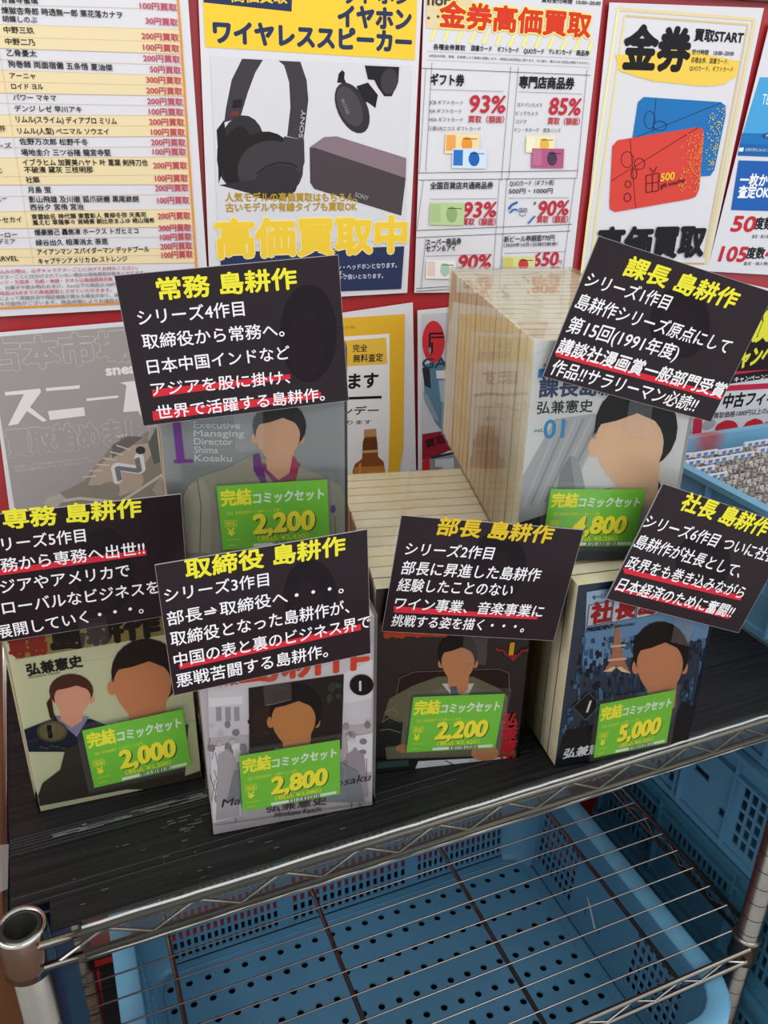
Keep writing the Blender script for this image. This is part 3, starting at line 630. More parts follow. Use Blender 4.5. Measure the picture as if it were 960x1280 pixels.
def bust(p, cx, cy, w_, h_, hair='#1d1a1c', skin='#d9a27a', suit='#2a2d33', collar='#d8d8d6', dx=0.):
    """a plain faceless head and shoulders in flat colours"""
    p.poly([(cx-w_*1.35, cy+h_*1.5), (cx-w_*1.2, cy+h_*.95), (cx-w_*.45, cy+h_*.62), (cx+w_*.45, cy+h_*.62), (cx+w_*1.2, cy+h_*.95), (cx+w_*1.35, cy+h_*1.5)], suit)
    p.poly([(cx-w_*.42, cy+h_*.55), (cx+w_*.42, cy+h_*.55), (cx+w_*.1+dx, cy+h_*1.1)], collar)
    p.poly([(cx-w_*.28, cy+h_*.25), (cx+w_*.3, cy+h_*.25), (cx+w_*.26, cy+h_*.68), (cx+dx*.5, cy+h_*.85), (cx-w_*.24, cy+h_*.66)], skin)
    for sx in (-1, 1): p.ell(cx+dx+sx*w_*.45, cy+h_*.1, w_*.07, h_*.1, skin)
    p.ell(cx, cy-h_*.12, w_*.52, h_*.46, hair)
    pts = []
    for i in range(28):
        t_ = i/28*2*math.pi; x = math.cos(t_); y = math.sin(t_); pts.append((cx+dx+x*w_*.43*(1-.30*max(0, y)**2), cy+h_*.04+y*h_*(.52 if y > 0 else .34)))
    p.poly(pts, skin)
    p.poly([(cx+dx-w_*.47, cy+h_*.0), (cx-w_*.42, cy-h_*.4), (cx+w_*.1, cy-h_*.5), (cx+w_*.46, cy-h_*.3), (cx+dx+w_*.46, cy+h_*.0), (cx+dx+w_*.37, cy-h_*.17), (cx+dx+w_*.1, cy-h_*.27), (cx+dx-w_*.16, cy-h_*.19), (cx+dx-w_*.37, cy-h_*.15)], hair)
D2R = math.radians
# poses of the six sets
PS_TORI = pose(.0677, .4950, 0, D2R(-7.3)); PS_SEN = pose(-.0562, .5700, 0, D2R(-4), D2R(1.5)); PS_BU = pose(.2098, .5127, 0, D2R(-12.5), 0)
PS_SHA = pose(.3591, .4617, 0, D2R(-7.5)); PS_JO = pose(.068, .5648, .1835, D2R(-15), 0); PS_KA = pose(.3290, .5090, .1835, D2R(-15.3), 0)

# --- set below the centre card (mauve line-art cover, dark square picture)
root, top, pl, p = book_set('shrink-wrapped comic set with mauve cover and orange title, centre front', '#c9c0c3', PS_TORI, 8, .0172, '#c9c0c2')
p.z(3.283, 190, 660)
p.poly([(225, 590), (900, 470), (900, 800), (235, 860)], '#dcd7d9'); 
for a in ([(232, 700), (370, 690), (372, 720), (232, 735)], [(780, 600), (905, 540), (902, 700), (790, 720)], [(240, 900), (360, 880), (365, 1180), (250, 1210)], [(800, 860), (905, 840), (900, 1000), (810, 1010)]): p.poly(a, '#eae7e9')
rnd = random.Random(11); p.step = 3e-6
for i in range(46):
    x = rnd.choice((rnd.uniform(240, 375), rnd.uniform(795, 895))); y = rnd.uniform(760, 1120); p.ell(x, y, rnd.uniform(8, 17), rnd.uniform(10, 20), rnd.choice(('#8f868b', '#dcd8da', '#a59ca1', '#cdc7ca')))
for x in (262, 300, 336): p.poly([(x, 735), (x+22, 733), (x+24, 790), (x+2, 792)], '#a79ea3')
for i in range(16): x = rnd.choice((rnd.uniform(235, 350), rnd.uniform(790, 890))); y = rnd.uniform(850, 1150); p.line([(x, y), (x+rnd.uniform(-15, 25), y+rnd.uniform(40, 90))], 3, '#7d7479')
p.step = 1.6e-5
p.poly([(270, 930), (310, 905), (345, 940), (360, 1180), (262, 1200)], '#b9b0b5'); p.poly([(800, 930), (830, 905), (870, 930), (890, 1100), (800, 1130)], '#a79ea3')
p.otext("島耕作", 362, 640, 888, 572, 130, '#dc4f30', '#dcd7d9', .04, .05); p.text("取締役", 240, 652, 352, 640, 44, '#cf4a2e', .03)
p.poly([(396, 655), (787, 598), (778, 905), (402, 965)], '#2b2622')
rnd = random.Random(2)
for i in range(16): p.ell(rnd.uniform(420, 470), rnd.uniform(670, 850), rnd.uniform(10, 30), rnd.uniform(8, 22), rnd.choice(('#4a3222', '#3a2a1e', '#35281f')))
for i in range(8): p.ell(rnd.uniform(720, 770), rnd.uniform(640, 700), rnd.uniform(8, 14), rnd.uniform(8, 22), rnd.choice(('#3f4a3c', '#4a4030', '#34403a')))
bust(p, 590, 770, 210, 235, '#1b1918', '#c98a52', '#8b8d93', '#a9adb4', -10)
p.poly([(396, 655), (402, 655), (406, 965), (400, 966)], '#2b2622')
p.ell(859, 641, 49, 43, '#171415', 26); p.text("1", 850, 665, 868, 662, 40, '#efecee', .02, lat=True, fit=1)
p.text("Manager Shima Kosaku", 285, 1142, 892, 1032, 30, '#3a3436', .01, .25, lat=True); p.text("Hirokane Kenshi", 500, 1185, 690, 1160, 20, '#3a3436', .01, .25, lat=True)
p.text("弘兼憲史", 468, 1165, 715, 1130, 34, '#3a3436', .02)
p.line([(250, 1218), (900, 1125)], 2.5, '#8d8488')
p.build('cover_picture', top)

# --- left set (pale yellow-green cover)
root, top, pl, p = book_set('shrink-wrapped comic set with pale yellow-green cover and gold band, far left', '#cdcea6', PS_SEN, 5, .0172, '#b9a86a')
p.z(3.2, 0, 610)
p.poly([(40, 590), (660, 500), (670, 585), (64, 686)], '#8e7c42')
p.text("専務", 45, 682, 192, 660, 78, '#8c2b22', .06); p.text("島耕作", 212, 650, 640, 590, 96, '#191510', .07)
p.text("弘兼憲史", 112, 752, 332, 714, 48, '#1b1a17', .035); p.text("Hirokane Kenshi", 114, 764, 240, 742, 12, '#6c6a58', 0, .2, lat=True)
p.poly([(140, 1262), (170, 1180), (250, 1120), (400, 1060), (560, 1010), (790, 930), (800, 1130), (640, 1180), (145, 1275)], '#3b342c')
bust(p, 285, 830, 170, 150, '#4d2a1c', '#dda184', '#1c2233', '#8c86a8', 5)
p.poly([(186, 860), (205, 830), (215, 900), (230, 925), (200, 920)], '#3a1f16')
bust(p, 585, 770, 270, 290, '#211713', '#cf8a5e', '#3b342c', '#b9b08c', -15)
p.poly([(755, 930), (792, 925), (800, 1130), (740, 1150)], '#c9ca9f')
p.ell(209, 972, 62, 43, '#544c33', 30); p.ell(209, 972, 52, 34, '#6f6444', 30); p.text("1", 198, 997, 222, 993, 48, '#15120d', .05, lat=True, fit=1.1)
for q in range(5): p.ell(165+q*22, 1035+5*math.sin(q*2), 10, 5, '#4a4534')
p.build('cover_picture', top)

# --- middle right set (black cover)
root, top, pl, p = book_set('shrink-wrapped comic set with black cover of a desk and red side lettering', '#15161a', PS_BU, 13, .0176, '#d2c39c')
p.z(3.429, 460, 640)
p.text("部長島耕作", 70, 535, 660, 520, 150, '#c24a20', .06); p.poly([(66, 515), (340, 518), (338, 536), (64, 532)], '#b8421c')
p.poly([(120, 790), (130, 720), (200, 690), (560, 675), (600, 690), (606, 760), (600, 800)], '#2c1814'); p.line([(120, 790), (135, 712), (200, 685), (560, 672), (604, 690), (606, 770)], 3, '#7a6a66')
p.poly([(60, 900), (90, 800), (190, 745), (300, 705), (450, 705), (560, 755), (600, 790), (590, 880), (640, 1060), (80, 1060)], '#6f6b52'); p.poly([(40, 960), (75, 870), (150, 900), (140, 1000), (60, 1010)], '#23241f')
for a in ([(70, 860), (110, 840), (130, 870)], [(60, 900), (90, 880), (140, 900)], [(50, 935), (90, 930), (140, 945)]): p.line(a, 3, '#8d8a70')
bust(p, 385, 630, 165, 190, '#16120f', '#c98b5e', '#77735a', '#d3cfc8', 0)
p.poly([(352, 748), (378, 745), (392, 800), (360, 840)], '#5a5a6a')
p.text("1", 606, 614, 640, 612, 52, '#e0a62c', .06, lat=True, fit=1.2)
for sx in (-1, 1):
    pts = [(619+sx*(10+60*t_), 608-34*t_*t_+10*math.sin(t_*9)) for t_ in [i/8 for i in range(9)]]; p.line(pts, 7, '#a02a26')
    p.ell(619+sx*62, 590, 8, 6, '#a02a26')
p.poly([(600, 612), (640, 612), (622, 640)], '#a02a26')
p.poly([(35, 1060), (640, 1040), (628, 1110), (30, 1130)], '#1b2021'); p.poly([(215, 1065), (600, 1045), (630, 1095), (190, 1125)], '#cfd2d6'); p.poly([(215, 1068), (430, 1055), (440, 1110), (195, 1122)], '#e6e8ea')
p.line([(330, 1062), (400, 1098)], 5, '#55585c'); p.poly([(40, 1070), (170, 1060), (175, 1085), (36, 1098)], '#39504a')
for i in range(5): p.line([(240, 1075+i*9), (330, 1068+i*9)], 1.5, '#a9adb0')
p.ell(500, 1030, 60, 34, '#c98b5e'); p.ell(150, 1010, 32, 18, '#b87c52')
for i, ch in enumerate("弘兼憲史"): p.text(ch, 570-i*5, 915+i*57, 636-i*4, 913+i*57, 55, '#c2242f', .035)
p.build('cover_picture', top)

# --- right front set (blue city cover)
root, top, pl, p = book_set('shrink-wrapped comic set with dark blue city cover and red boxed title, right front', '#26394c', PS_SHA, 16, .0163, '#8d8672')
p.z(3.2, 660, 600)
p.poly([(235, 448), (800, 360), (790, 500), (228, 620)], '#a9c3dc'); p.poly([(228, 590), (780, 470), (760, 620), (215, 760)], '#6f93b4')
rnd = random.Random(8); p.step = 1.2e-6
for i in range(330):
    y = rnd.uniform(620, 1010); sh = (y-445)*.19; x = rnd.uniform(240-sh, 740-sh*.8); w_ = rnd.uniform(5, 20); h_ = rnd.uniform(10, 40)
    p.poly([(x, y), (x+w_, y-w_*.2), (x+w_, y+h_), (x, y+h_)], rnd.choice(('#31506b', '#1b2b3b', '#3f6584', '#223a50', '#4c7595', '#152231')))
p.step = 1.6e-5
p.poly([(105, 1145), (150, 1000), (400, 960), (600, 900), (650, 880), (600, 1040), (350, 1110)], '#151a20')
tw = [(348, 600), (356, 560), (366, 600), (372, 680), (392, 740), (410, 772), (372, 765), (352, 740), (334, 765), (300, 765), (324, 730), (338, 680)]
p.poly(tw, '#b4785a'); p.poly([(330, 660), (390, 655), (390, 664), (330, 669)], '#e0b79a'); p.poly([(318, 715), (392, 708), (394, 717), (318, 724)], '#e0b79a'); p.poly([(300, 765), (338, 745), (352, 748), (372, 745), (410, 772), (372, 765), (352, 745), (334, 765)], '#efd0a8')
for i, (a0, a1) in enumerate(((238, 332), (336, 428), (434, 520))): p.poly([(a0+6, 500-i*18), (a1+4, 482-i*18), (a1-4, 566-i*16), (a0-4, 584-i*16)], '#c9cdd2'); p.line([(a0+6, 500-i*18), (a1+4, 482-i*18), (a1-4, 566-i*16), (a0-4, 584-i*16)], 3, '#5a5f66', True)
for ch, x0, y, x1 in (("社", 248, 574, 326), ("長", 346, 557, 422), ("島", 440, 540, 512)): p.text(ch, x0, y, x1, y-12, 80, '#a3252b', .05)
p.text("モーニング", 256, 478, 330, 464, 16, K, .03); p.text("PRESIDENT", 232, 606, 338, 590, 15, K, .04, .2, lat=True); p.text("SHIMA KOSAKU", 342, 590, 424, 578, 9, K, .02, .2, lat=True)
bust(p, 530, 720, 215, 270, '#181413', '#cc8c64', '#161b22', '#33404c', -5)
p.poly([(178, 905), (240, 848), (288, 895), (228, 958)], '#17181b'); p.line([(178, 905), (240, 848), (288, 895), (228, 958)], 2.5, '#6a6d70', True); p.text("1", 230, 926, 248, 924, 44, '#e6e4e2', .01, .1, lat=True, fit=1)
p.text("弘兼憲史", 135, 1112, 330, 1082, 38, '#dfe0e2', .03, .15)
p.build('cover_picture', top)

# --- back left set standing on the centre set (grey cover)
root, top, pl, p = book_set('shrink-wrapped comic set with grey cover, standing behind on top of the centre set', '#858a88', PS_JO, 6, .0172, '#6f7371')
p.z(3.097, 140, 310)
p.text("1", 256, 830, 300, 828, 155, '#7a2f93', .02, lat=True, fit=.9); p.poly([(240, 820), (312, 818), (314, 831), (240, 833)], '#7a2f93')
for i, s_ in enumerate(("Executive", "Managing", "Director", "Shima", "Kosaku")): p.text(s_, 316+i, 696+i*32, (496, 512, 468, 410, 464)[i], 698+i*32, 25, '#c9cdcb', .03, lat=True)
p.poly([(275, 1180), (280, 960), (330, 890), (450, 850), (540, 800), (760, 870), (850, 960), (905, 1060), (905, 1180)], '#9d9a88'); p.poly([(275, 1180), (276, 960), (300, 915), (350, 895), (385, 960), (380, 1180)], '#a9a592')
p.line([(330, 895), (345, 1000), (340, 1180)], 4, '#6d6b5e'); p.line([(850, 960), (862, 1040), (870, 1180)], 5, '#6d6b5e')
bust(p, 648, 715, 200, 215, '#1c1513', '#cfa382', '#9d9a88', '#8f3f6e', -6)
p.poly([(545, 800), (570, 795), (600, 905), (580, 915), (548, 860)], '#6d3a78'); p.poly([(700, 800), (725, 840), (712, 900), (680, 905)], '#a33a52')
p.ell(856, 1010, 10, 16, '#4a3a8c')
p.build('cover_picture', top)

# --- tall deep set at the back right
root, top, pl, p = book_set('deep shrink-wrapped comic set of many volumes with white cover and blue number, back right', '#d6d7d5', PS_KA, 17, .0183, '#d9ccaa')
p.z(2.909, 630, 290)
p.poly([(100, 440), (680, 420), (620, 1180), (30, 1190)], '#dadbd8')
p.poly([(60, 900), (185, 680), (330, 660), (360, 700), (205, 1000), (40, 1080)], '#b3b5b4')
for i in range(7): p.line([(70+i*26, 1000-i*6), (200+i*30, 690-i*4)], 9, '#9c9fa0' if i % 2 else '#bfc1c1')
p.poly([(175, 1010), (205, 870), (240, 812), (262, 818), (282, 870), (300, 960), (300, 1060), (170, 1080)], '#8f9293'); p.poly([(240, 812), (262, 818), (282, 870), (300, 960), (270, 1000), (250, 880)], '#a5a8a8')
p.poly([(126, 498), (176, 494), (170, 528), (122, 530)], '#2d86c4'); p.text("モーニング", 142, 490, 215, 486, 12, K, .02)
p.text("課長島耕作", 126, 602, 480, 588, 74, '#3a4766', .03)
p.text("弘兼憲史", 118, 662, 320, 654, 46, '#24222a', .015); p.text("vol.", 108, 728, 142, 726, 14, K, 0, lat=True); p.text("01", 143, 750, 216, 746, 66, '#3a93c8', .02, lat=True)
p.poly([(45, 1060), (140, 1030), (330, 940), (560, 900), (600, 980), (590, 1190), (40, 1190)], '#3b424c'); p.poly([(360, 940), (520, 890), (545, 960), (520, 1080), (430, 1130), (350, 1100)], '#e3bd98')
bust(p, 480, 750, 290, 340, '#121113', '#e8c39f', '#3b424c', '#d5d7da', -25)
p.build('cover_picture', top)

# ================================================================== BLACK TITLE CARDS
CARD = mat('#251a1f', .36, 0, .1, 25, .1, 0, 'black_card'); CARD.node_tree.nodes['Principled BSDF'].inputs['Specular IOR Level'].default_value = .2; WH = '#f1eff2'; CY = '#e9e23a'; CR = '#cf2b3a'
def card(label, cs, strip=None):
    c = [Vector(a) for a in cs]; U = (c[1]-c[0]); V = (c[0]-c[3])
    pl = Plane(c[0], U, V); N = pl.N
    t = thing('title_card', label, 'card', (c[2]+c[3])/2, 'black title cards above the book sets')
    q = c+[a-N*.0009 for a in c]
    meshobj('card_sheet', q, [(3, 2, 1, 0), (4, 5, 6, 7), (0, 1, 5, 4), (1, 2, 6, 5), (2, 3, 7, 6), (3, 0, 4, 7)], [CARD], t)
    e = Print(pl, base=.00002)
    mb = MB(); 
    for a, b in ((c[0], c[1]), (c[1], c[2]), (c[2], c[3]), (c[3], c[0])):
        d = (b-a).normalized(); w_ = N.cross(d)*.00025; mb.obox(a-N*.0009, b-a, w_, N*.00095)
    mb.build('card_edge', mat('#9a9597', .4), t)
    m = (c[2]+c[3])/2; u = U.normalized(); v = Vector((0, 0, -1))
    a = m-u*.008-N*.0016+V.normalized()*.03; b = m+u*.012-N*.0016+V.normalized()*.03; a2 = a+v*(.03+.028); b2 = b+v*(.03+.028)
    meshobj('clear_holder', [a, b, b2, a2, a-N*.0004, b-N*.0004, b2-N*.0004, a2-N*.0004], [(3, 2, 1, 0), (4, 5, 6, 7), (0, 1, 5, 4), (1, 2, 6, 5), (2, 3, 7, 6), (3, 0, 4, 7)], SLEEVE, t)
    return t, Print(pl, base=.00015, step=.00001)
def ghost(p, cx, cy, w_, h_):
    p.ell(cx, cy, w_, h_, '#1a1318'); p.ell(cx-w_*.1, cy+h_*.25, w_*.62, h_*.68, '#20161b')
t, p = card('black card with yellow title tilted above the grey cover, two red lines', [[0.0482, 0.5446, 0.4196], [0.1844, 0.5218, 0.4293], [0.1918, 0.524, 0.3314], [0.0556, 0.5468, 0.3217]])
p.z(3.097, 140, 310)
ghost(p, 760, 330, 110, 190)
p.poly([(155, 548), (690, 488), (692, 506), (158, 578)], CR); p.poly([(156, 632), (808, 556), (810, 580), (160, 668)], CR)
p.text("常務 島耕作", 182, 202, 716, 156, 84, CY, .03); p.text("シリーズ4作目", 104, 300, 514, 262, 60, WH, .011); p.text("取締役から常務へ。", 122, 392, 668, 342, 58, WH, .011)
p.text("日本中国インドなど", 142, 488, 690, 430, 56, WH, .011); p.text("アジアを股に掛け、", 156, 574, 690, 524, 54, WH, .011); p.text("世界で活躍する島耕作。", 178, 664, 824, 590, 54, WH, .011)
p.build('card_print', t)
t, p = card('black card with yellow title tilted over the pale green cover, cut by left edge', [[-0.0679, 0.5558, 0.2697], [0.0756, 0.5504, 0.2673], [0.0741, 0.5579, 0.1657], [-0.0693, 0.5634, 0.1682]])
p.z(3.2, 0, 610)
ghost(p, 420, 330, 120, 170)
p.poly([(-150, 345), (584, 245), (586, 268), (-150, 370)], CR)
p.text("専務 島耕作", 18, 164, 565, 114, 78, CY, .03); p.text("シリーズ5作目", -62, 262, 344, 214, 56, WH, .011); p.text("常務から専務へ出世!!", -60, 346, 580, 264, 56, WH, .011)
p.text("アジアやアメリカで", -60, 432, 520, 354, 56, WH, .011); p.text("グローバルなビジネスを", -60, 518, 636, 420, 56, WH, .011); p.text("展開していく・・・。", -8, 604, 575, 500, 54, WH, .011)
p.build('card_print', t)
t, p = card('black card with yellow title above the mauve cover, centre front', [[0.046, 0.4808, 0.2521], [0.1868, 0.4742, 0.2554], [0.1891, 0.4717, 0.1554], [0.0483, 0.4783, 0.1521]])
p.z(3.283, 190, 660)
ghost(p, 650, 280, 110, 150)
p.poly([(108, 560), (856, 393), (858, 418), (114, 580)], CR)
p.text("取締役 島耕作", 142, 210, 792, 108, 82, CY, .03); p.text("シリーズ3作目", 54, 306, 480, 236, 58, WH, .011); p.text("部長⇒取締役へ・・・。", 66, 402, 786, 266, 58, WH, .011)
p.text("取締役となった島耕作が、", 80, 486, 810, 348, 60, WH, .011); p.text("中国の表と裏のビジネス界で", 94, 572, 896, 408, 58, WH, .011); p.text("悪戦苦闘する島耕作。", 104, 656, 722, 528, 58, WH, .011)
p.build('card_print', t)
t, p = card('black card leaning right with yellow title above the black desk cover', [[0.2244, 0.5012, 0.2475], [0.3588, 0.4644, 0.2291], [0.3463, 0.468, 0.1302], [0.2119, 0.5049, 0.1486]])
p.z(3.429, 460, 640)
ghost(p, 560, 230, 120, 150)
p.poly([(110, 402), (728, 446), (724, 460), (112, 430)], CR)
p.text("部長 島耕作", 290, 96, 778, 134, 76, '#d9b92e', .03, .1); p.text("シリーズ2作目", 154, 184, 530, 204, 56, WH, .011, .1); p.text("部長に昇進した島耕作", 138, 266, 730, 298, 58, WH, .011, .1)
p.text("経験したことのない", 122, 338, 612, 362, 56, WH, .011, .1); p.text("ワイン事業、音楽事業に", 108, 416, 742, 452, 54, WH, .011, .1); p.text("挑戦する姿を描く・・・。", 96, 488, 664, 516, 50, WH, .011, .1)
p.build('card_print', t)
t, p = card('black card tilted down to the right above the white cover of the deep set', [[0.3593, 0.4894, 0.4388], [0.4924, 0.4563, 0.3993], [0.4662, 0.4668, 0.302], [0.333, 0.5, 0.3415]])
p.z(2.909, 630, 290)
ghost(p, 640, 330, 110, 130)
p.poly([(186, 430), (796, 590), (790, 612), (188, 452)], CR)
p.text("課長 島耕作", 428, 156, 828, 282, 74, CY, .03, .1); p.text("シリーズ1作目", 288, 196, 590, 284, 56, WH, .011, .1); p.text("島耕作シリーズ原点にして", 254, 276, 806, 444, 58, WH, .011, .1)
p.text("第15回(1991年度)", 222, 362, 620, 468, 60, WH, .011, .1); p.text("講談社漫画賞一般部門受賞", 186, 438, 788, 604, 58, WH, .018, .1); p.text("作品!!サラリーマン必読!!", 162, 516, 686, 656, 58, WH, .011, .1)
p.build('card_print', t)
t, p = card('black card tilted down to the right above the blue city cover', [[0.415, 0.4504, 0.2644], [0.5439, 0.4327, 0.2132], [0.5074, 0.4331, 0.1209], [0.3785, 0.4508, 0.1722]])
p.z(3.2, 660, 600)
ghost(p, 700, 330, 110, 120)
p.poly([(380, 350), (856, 462), (850, 482), (384, 372)], CR); p.poly([(344, 425), (806, 535), (802, 555), (348, 440)], CR)
p.text("社長 島耕作", 600, 116, 938, 228, 72, CY, .03, .12); p.text("シリーズ6作目 ついに社長", 454, 188, 980, 334, 54, WH, .011, .12); p.text("島耕作が社長として、", 418, 268, 840, 392, 54, WH, .011, .12)
p.text("政界をも巻き込みながら", 382, 352, 850, 476, 52, WH, .011, .12); p.text("日本経済のために奮闘!!", 346, 440, 806, 552, 52, WH, .014, .12)
p.build('card_print', t)

# ================================================================== GREEN PRICE TAGS
GREEN = mat('#7ccf35', .4, 0, .03, 20, .2, 0, 'green_tag_card'); TY = '#fff23a'
def tagpiece(label, ps, quad, price, tax, line_, off=.0042):
    O, U, V, N = ps; base = Plane(O+N*off, U, V)
    q = [base.at(*a) for a in quad]
    u = (q[1]-q[0]+q[2]-q[3])/2; v = (q[0]-q[3]+q[1]-q[2])/2; W = u.length; H = v.length; u.normalize(); v = (v-u*v.dot(u)).normalized()
    c = sum(q, Vector())/4; TL = c-u*W/2+v*H/2
    pl = Plane(TL, u, v, W/1000, H/580); pl.local = True
    t = thing('price_tag', label, 'price tag', c-v*H/2, 'green price tags in clear sleeves')
    sheet(pl, [(0, 0), (1000, 0), (1000, 580), (0, 580)], .0004, GREEN, 'tag_sheet', t)
    ms = W*.062; sl = MB(); a = TL-u*ms+v*ms*1.2-N*.0008; b = TL+u*(W+ms)+v*ms*1.2-N*.0008; d = TL-u*ms-v*(H+ms*.8)-N*.0008
    vs = []; fs = []; nx, ny = 12, 8
    for side in (0, 1):
        k = len(vs)
        for j in range(ny+1):
            for i in range(nx+1):
                e = .0003 if i in (0, nx) or j in (0, ny) else random.uniform(0, .0003)
                vs.append(a+(b-a)*(i/nx)+(d-a)*(j/ny)+N*((.0006+.0010+e) if side else 0))
        for j in range(ny):
            for i in range(nx): f = k+j*(nx+1)+i; fs.append((f, f+nx+1, f+nx+2, f+1))
    meshobj('clear_sleeve', vs, fs, SLEEVE, t, None, True)
    p = Print(pl, base=.00008, step=.00001)
    p.text("完結", 30, 178, 300, 178, 140, TY, .035); p.text("コミックセット", 315, 178, 960, 172, 100, '#eef4e4', .035, .08)
    p.line([(330, 28), (960, 26)], 7, '#8fce4e'); p.line([(40, 200), (960, 198)], 4, '#8fce4e')
    p.text(line_, 70, 262, 560, 258, 30, TY, .0)
    p.text(price, 312, 454, 866, 448, 168, '#4a5a14', .045, .08, lat=True, adv=True); p.text(price, 300, 444, 854, 438, 168, TY, .045, .08, lat=True)
    p.text("（税込 ¥%s）" % tax, 330, 524, 800, 520, 52, TY, .012)
    p.line([(42, 312), (150, 312), (150, 366), (42, 366)], 5, TY, True); p.text("税抜", 55, 360, 138, 360, 40, TY, .015)
    p.text("¥", 62, 452, 122, 452, 66, TY, .03, lat=True)
    p.text("DVD CD BOOK", 50, 496, 170, 494, 14, TY, 0, lat=True); p.text("2022.01", 50, 548, 128, 546, 14, TY, 0, lat=True)
    p.poly([(285, 540), (960, 534), (960, 562), (285, 568)], '#eef1e8')
    rn = random.Random(len(label)); x = 470
    while x < 800: w_ = rn.choice((4, 7, 11)); p.poly([(x, 532), (x+w_, 532), (x+w_, 570), (x, 570)], '#23281d'); x += w_+rn.choice((5, 8, 14))
    p.build('tag_print', t); return t
tagpiece('green price tag reading 2,200 in a shiny clear sleeve on the grey cover', PS_JO, [(272.9, 605), (408.8, 602), (412.5, 676), (276.5, 690)], "2,200", "2,420", "【古】常務島耕作（1-6巻セット 全巻）")
tagpiece('green price tag reading 2,000 on the pale yellow-green cover', PS_SEN, [(105.6, 912.5), (231, 886.6), (236, 957), (115, 986)], "2,000", "2,200", "【古】専務島耕作（1-5巻セット 全巻）")
tagpiece('green price tag reading 2,800 on the mauve cover', PS_TORI, [(300.3, 943.9), (427, 925.6), (423, 992), (302, 1015.8)], "2,800", "3,080", "【古】取締役島耕作（1-8巻セット 全巻）")
tagpiece('green price tag reading 2,200 on the black desk cover', PS_BU, [(514.5, 871.8), (628.3, 867.5), (621.9, 935), (510, 940.4)], "2,200", "2,420", "【古】部長島耕作（1-13巻セット 全巻）")
tagpiece('green price tag reading 5,000 on the blue city cover', PS_SHA, [(750, 880.6), (842.8, 863), (835, 928), (742.8, 947.5)], "5,000", "5,500", "【古】社長島耕作（1-16巻セット 全巻）")
tagpiece('green price tag reading 4,800 on the white cover of the deep set', PS_KA, [(686.7, 612.4), (804.6, 611.4), (795, 683.6), (679, 682)], "4,800", "5,280", "【古】課長島耕作 愛蔵版（1-17巻セット 全巻）")

# ================================================================== CRATES
def panel(mb, o, U, V, w_, h_, wins, th, N):
    """a wall sheet o + u U + v V with rectangular openings: wins = (u0, u1, v0, v1, nx, ny, open share u, open share v)"""
    us = {0, w_}; vs = {0, h_}; holes = []
    for (a, b, c, d, nx, ny, fu, fv) in wins:
        for i in range(nx):
            for j in range(ny):
                cu, cv = (b-a)/nx, (d-c)/ny; x0 = a+cu*i+cu*(1-fu)/2; y0 = c+cv*j+cv*(1-fv)/2
                holes.append((x0, x0+cu*fu, y0, y0+cv*fv)); us |= {x0, x0+cu*fu}; vs |= {y0, y0+cv*fv}
    us = sorted(us); vs = sorted(vs); hs = set()
    ui = {x: i for i, x in enumerate(us)}; vi = {y: i for i, y in enumerate(vs)}
    for h in holes:
        for i in range(ui[h[0]], ui[h[1]]):
            for j in range(vi[h[2]], vi[h[3]]): hs.add((i, j))
    o, U, V, N = Vector(o), Vector(U), Vector(V), Vector(N)
    k = len(mb.v); nu = len(us)
    for d in (0, th):
        for y in vs:
            for x in us: mb.v.append(o+U*x+V*y-N*d)
    L = nu*len(vs); solid = lambda i, j: 0 <= i < nu-1 and 0 <= j < len(vs)-1 and (i, j) not in hs
    idx = lambda i, j, d: k+d*L+j*nu+i
    for i in range(nu-1):
        for j in range(len(vs)-1):
            if (i, j) in hs: continue
            mb.f.append((idx(i, j, 0), idx(i+1, j, 0), idx(i+1, j+1, 0), idx(i, j+1, 0))); mb.f.append((idx(i, j, 1), idx(i, j+1, 1), idx(i+1, j+1, 1), idx(i+1, j, 1)))
            if not solid(i-1, j): mb.f.append((idx(i, j, 0), idx(i, j+1, 0), idx(i, j+1, 1), idx(i, j, 1)))
            if not solid(i+1, j): mb.f.append((idx(i+1, j, 0), idx(i+1, j, 1), idx(i+1, j+1, 1), idx(i+1, j+1, 0)))
            if not solid(i, j-1): mb.f.append((idx(i, j, 0), idx(i, j, 1), idx(i+1, j, 1), idx(i+1, j, 0)))
            if not solid(i, j+1): mb.f.append((idx(i, j+1, 0), idx(i+1, j+1, 0), idx(i+1, j+1, 1), idx(i, j+1, 1)))
def rrect(x0, x1, y0, y1, r, n=7):
    pts = []
    for cx, cy, a in ((x1-r, y1-r, 0), (x0+r, y1-r, 90), (x0+r, y0+r, 180), (x1-r, y0+r, 270)):
        for i in range(n): t_ = math.radians(a+90*i/(n-1)); pts.append((cx+r*math.cos(t_), cy+r*math.sin(t_)))
    return pts
def loft(mb, loops, closed_last=False):
    n = len(loops[0]); k = len(mb.v)
    for L in loops: mb.v += [Vector(q) for q in L]
    for i in range(len(loops)-1):
        for j in range(n): mb.f.append((k+i*n+j, k+i*n+(j+1) % n, k+(i+1)*n+(j+1) % n, k+(i+1)*n+j))
# big open basket on the lower shelf
cx0, cx1, cy0, cy1, zr, zf = -.004, .602, .418, .832, -.390, -.556
bk = thing('storage_basket', 'large empty blue basket with perforated floor under the middle wire shelf', 'basket', ((cx0+cx1)/2, (cy0+cy1)/2, zf-.012))
mb = MB(); R0 = .045
def rl(d, z, r=R0): return [(x, y, z) for x, y in rrect(cx0-d, cx1+d, cy0-d, cy1+d, r+d)]
loft(mb, [rl(.0, zr-.004), rl(.002, zr), rl(.022, zr), rl(.026, zr-.003), rl(.026, zr-.018), rl(.023, zr-.018), rl(.022, zr-.006), rl(.003, zr-.006), rl(.003, zr-.012)])
mb.build('rim', CRATE_PALE, bk, True)
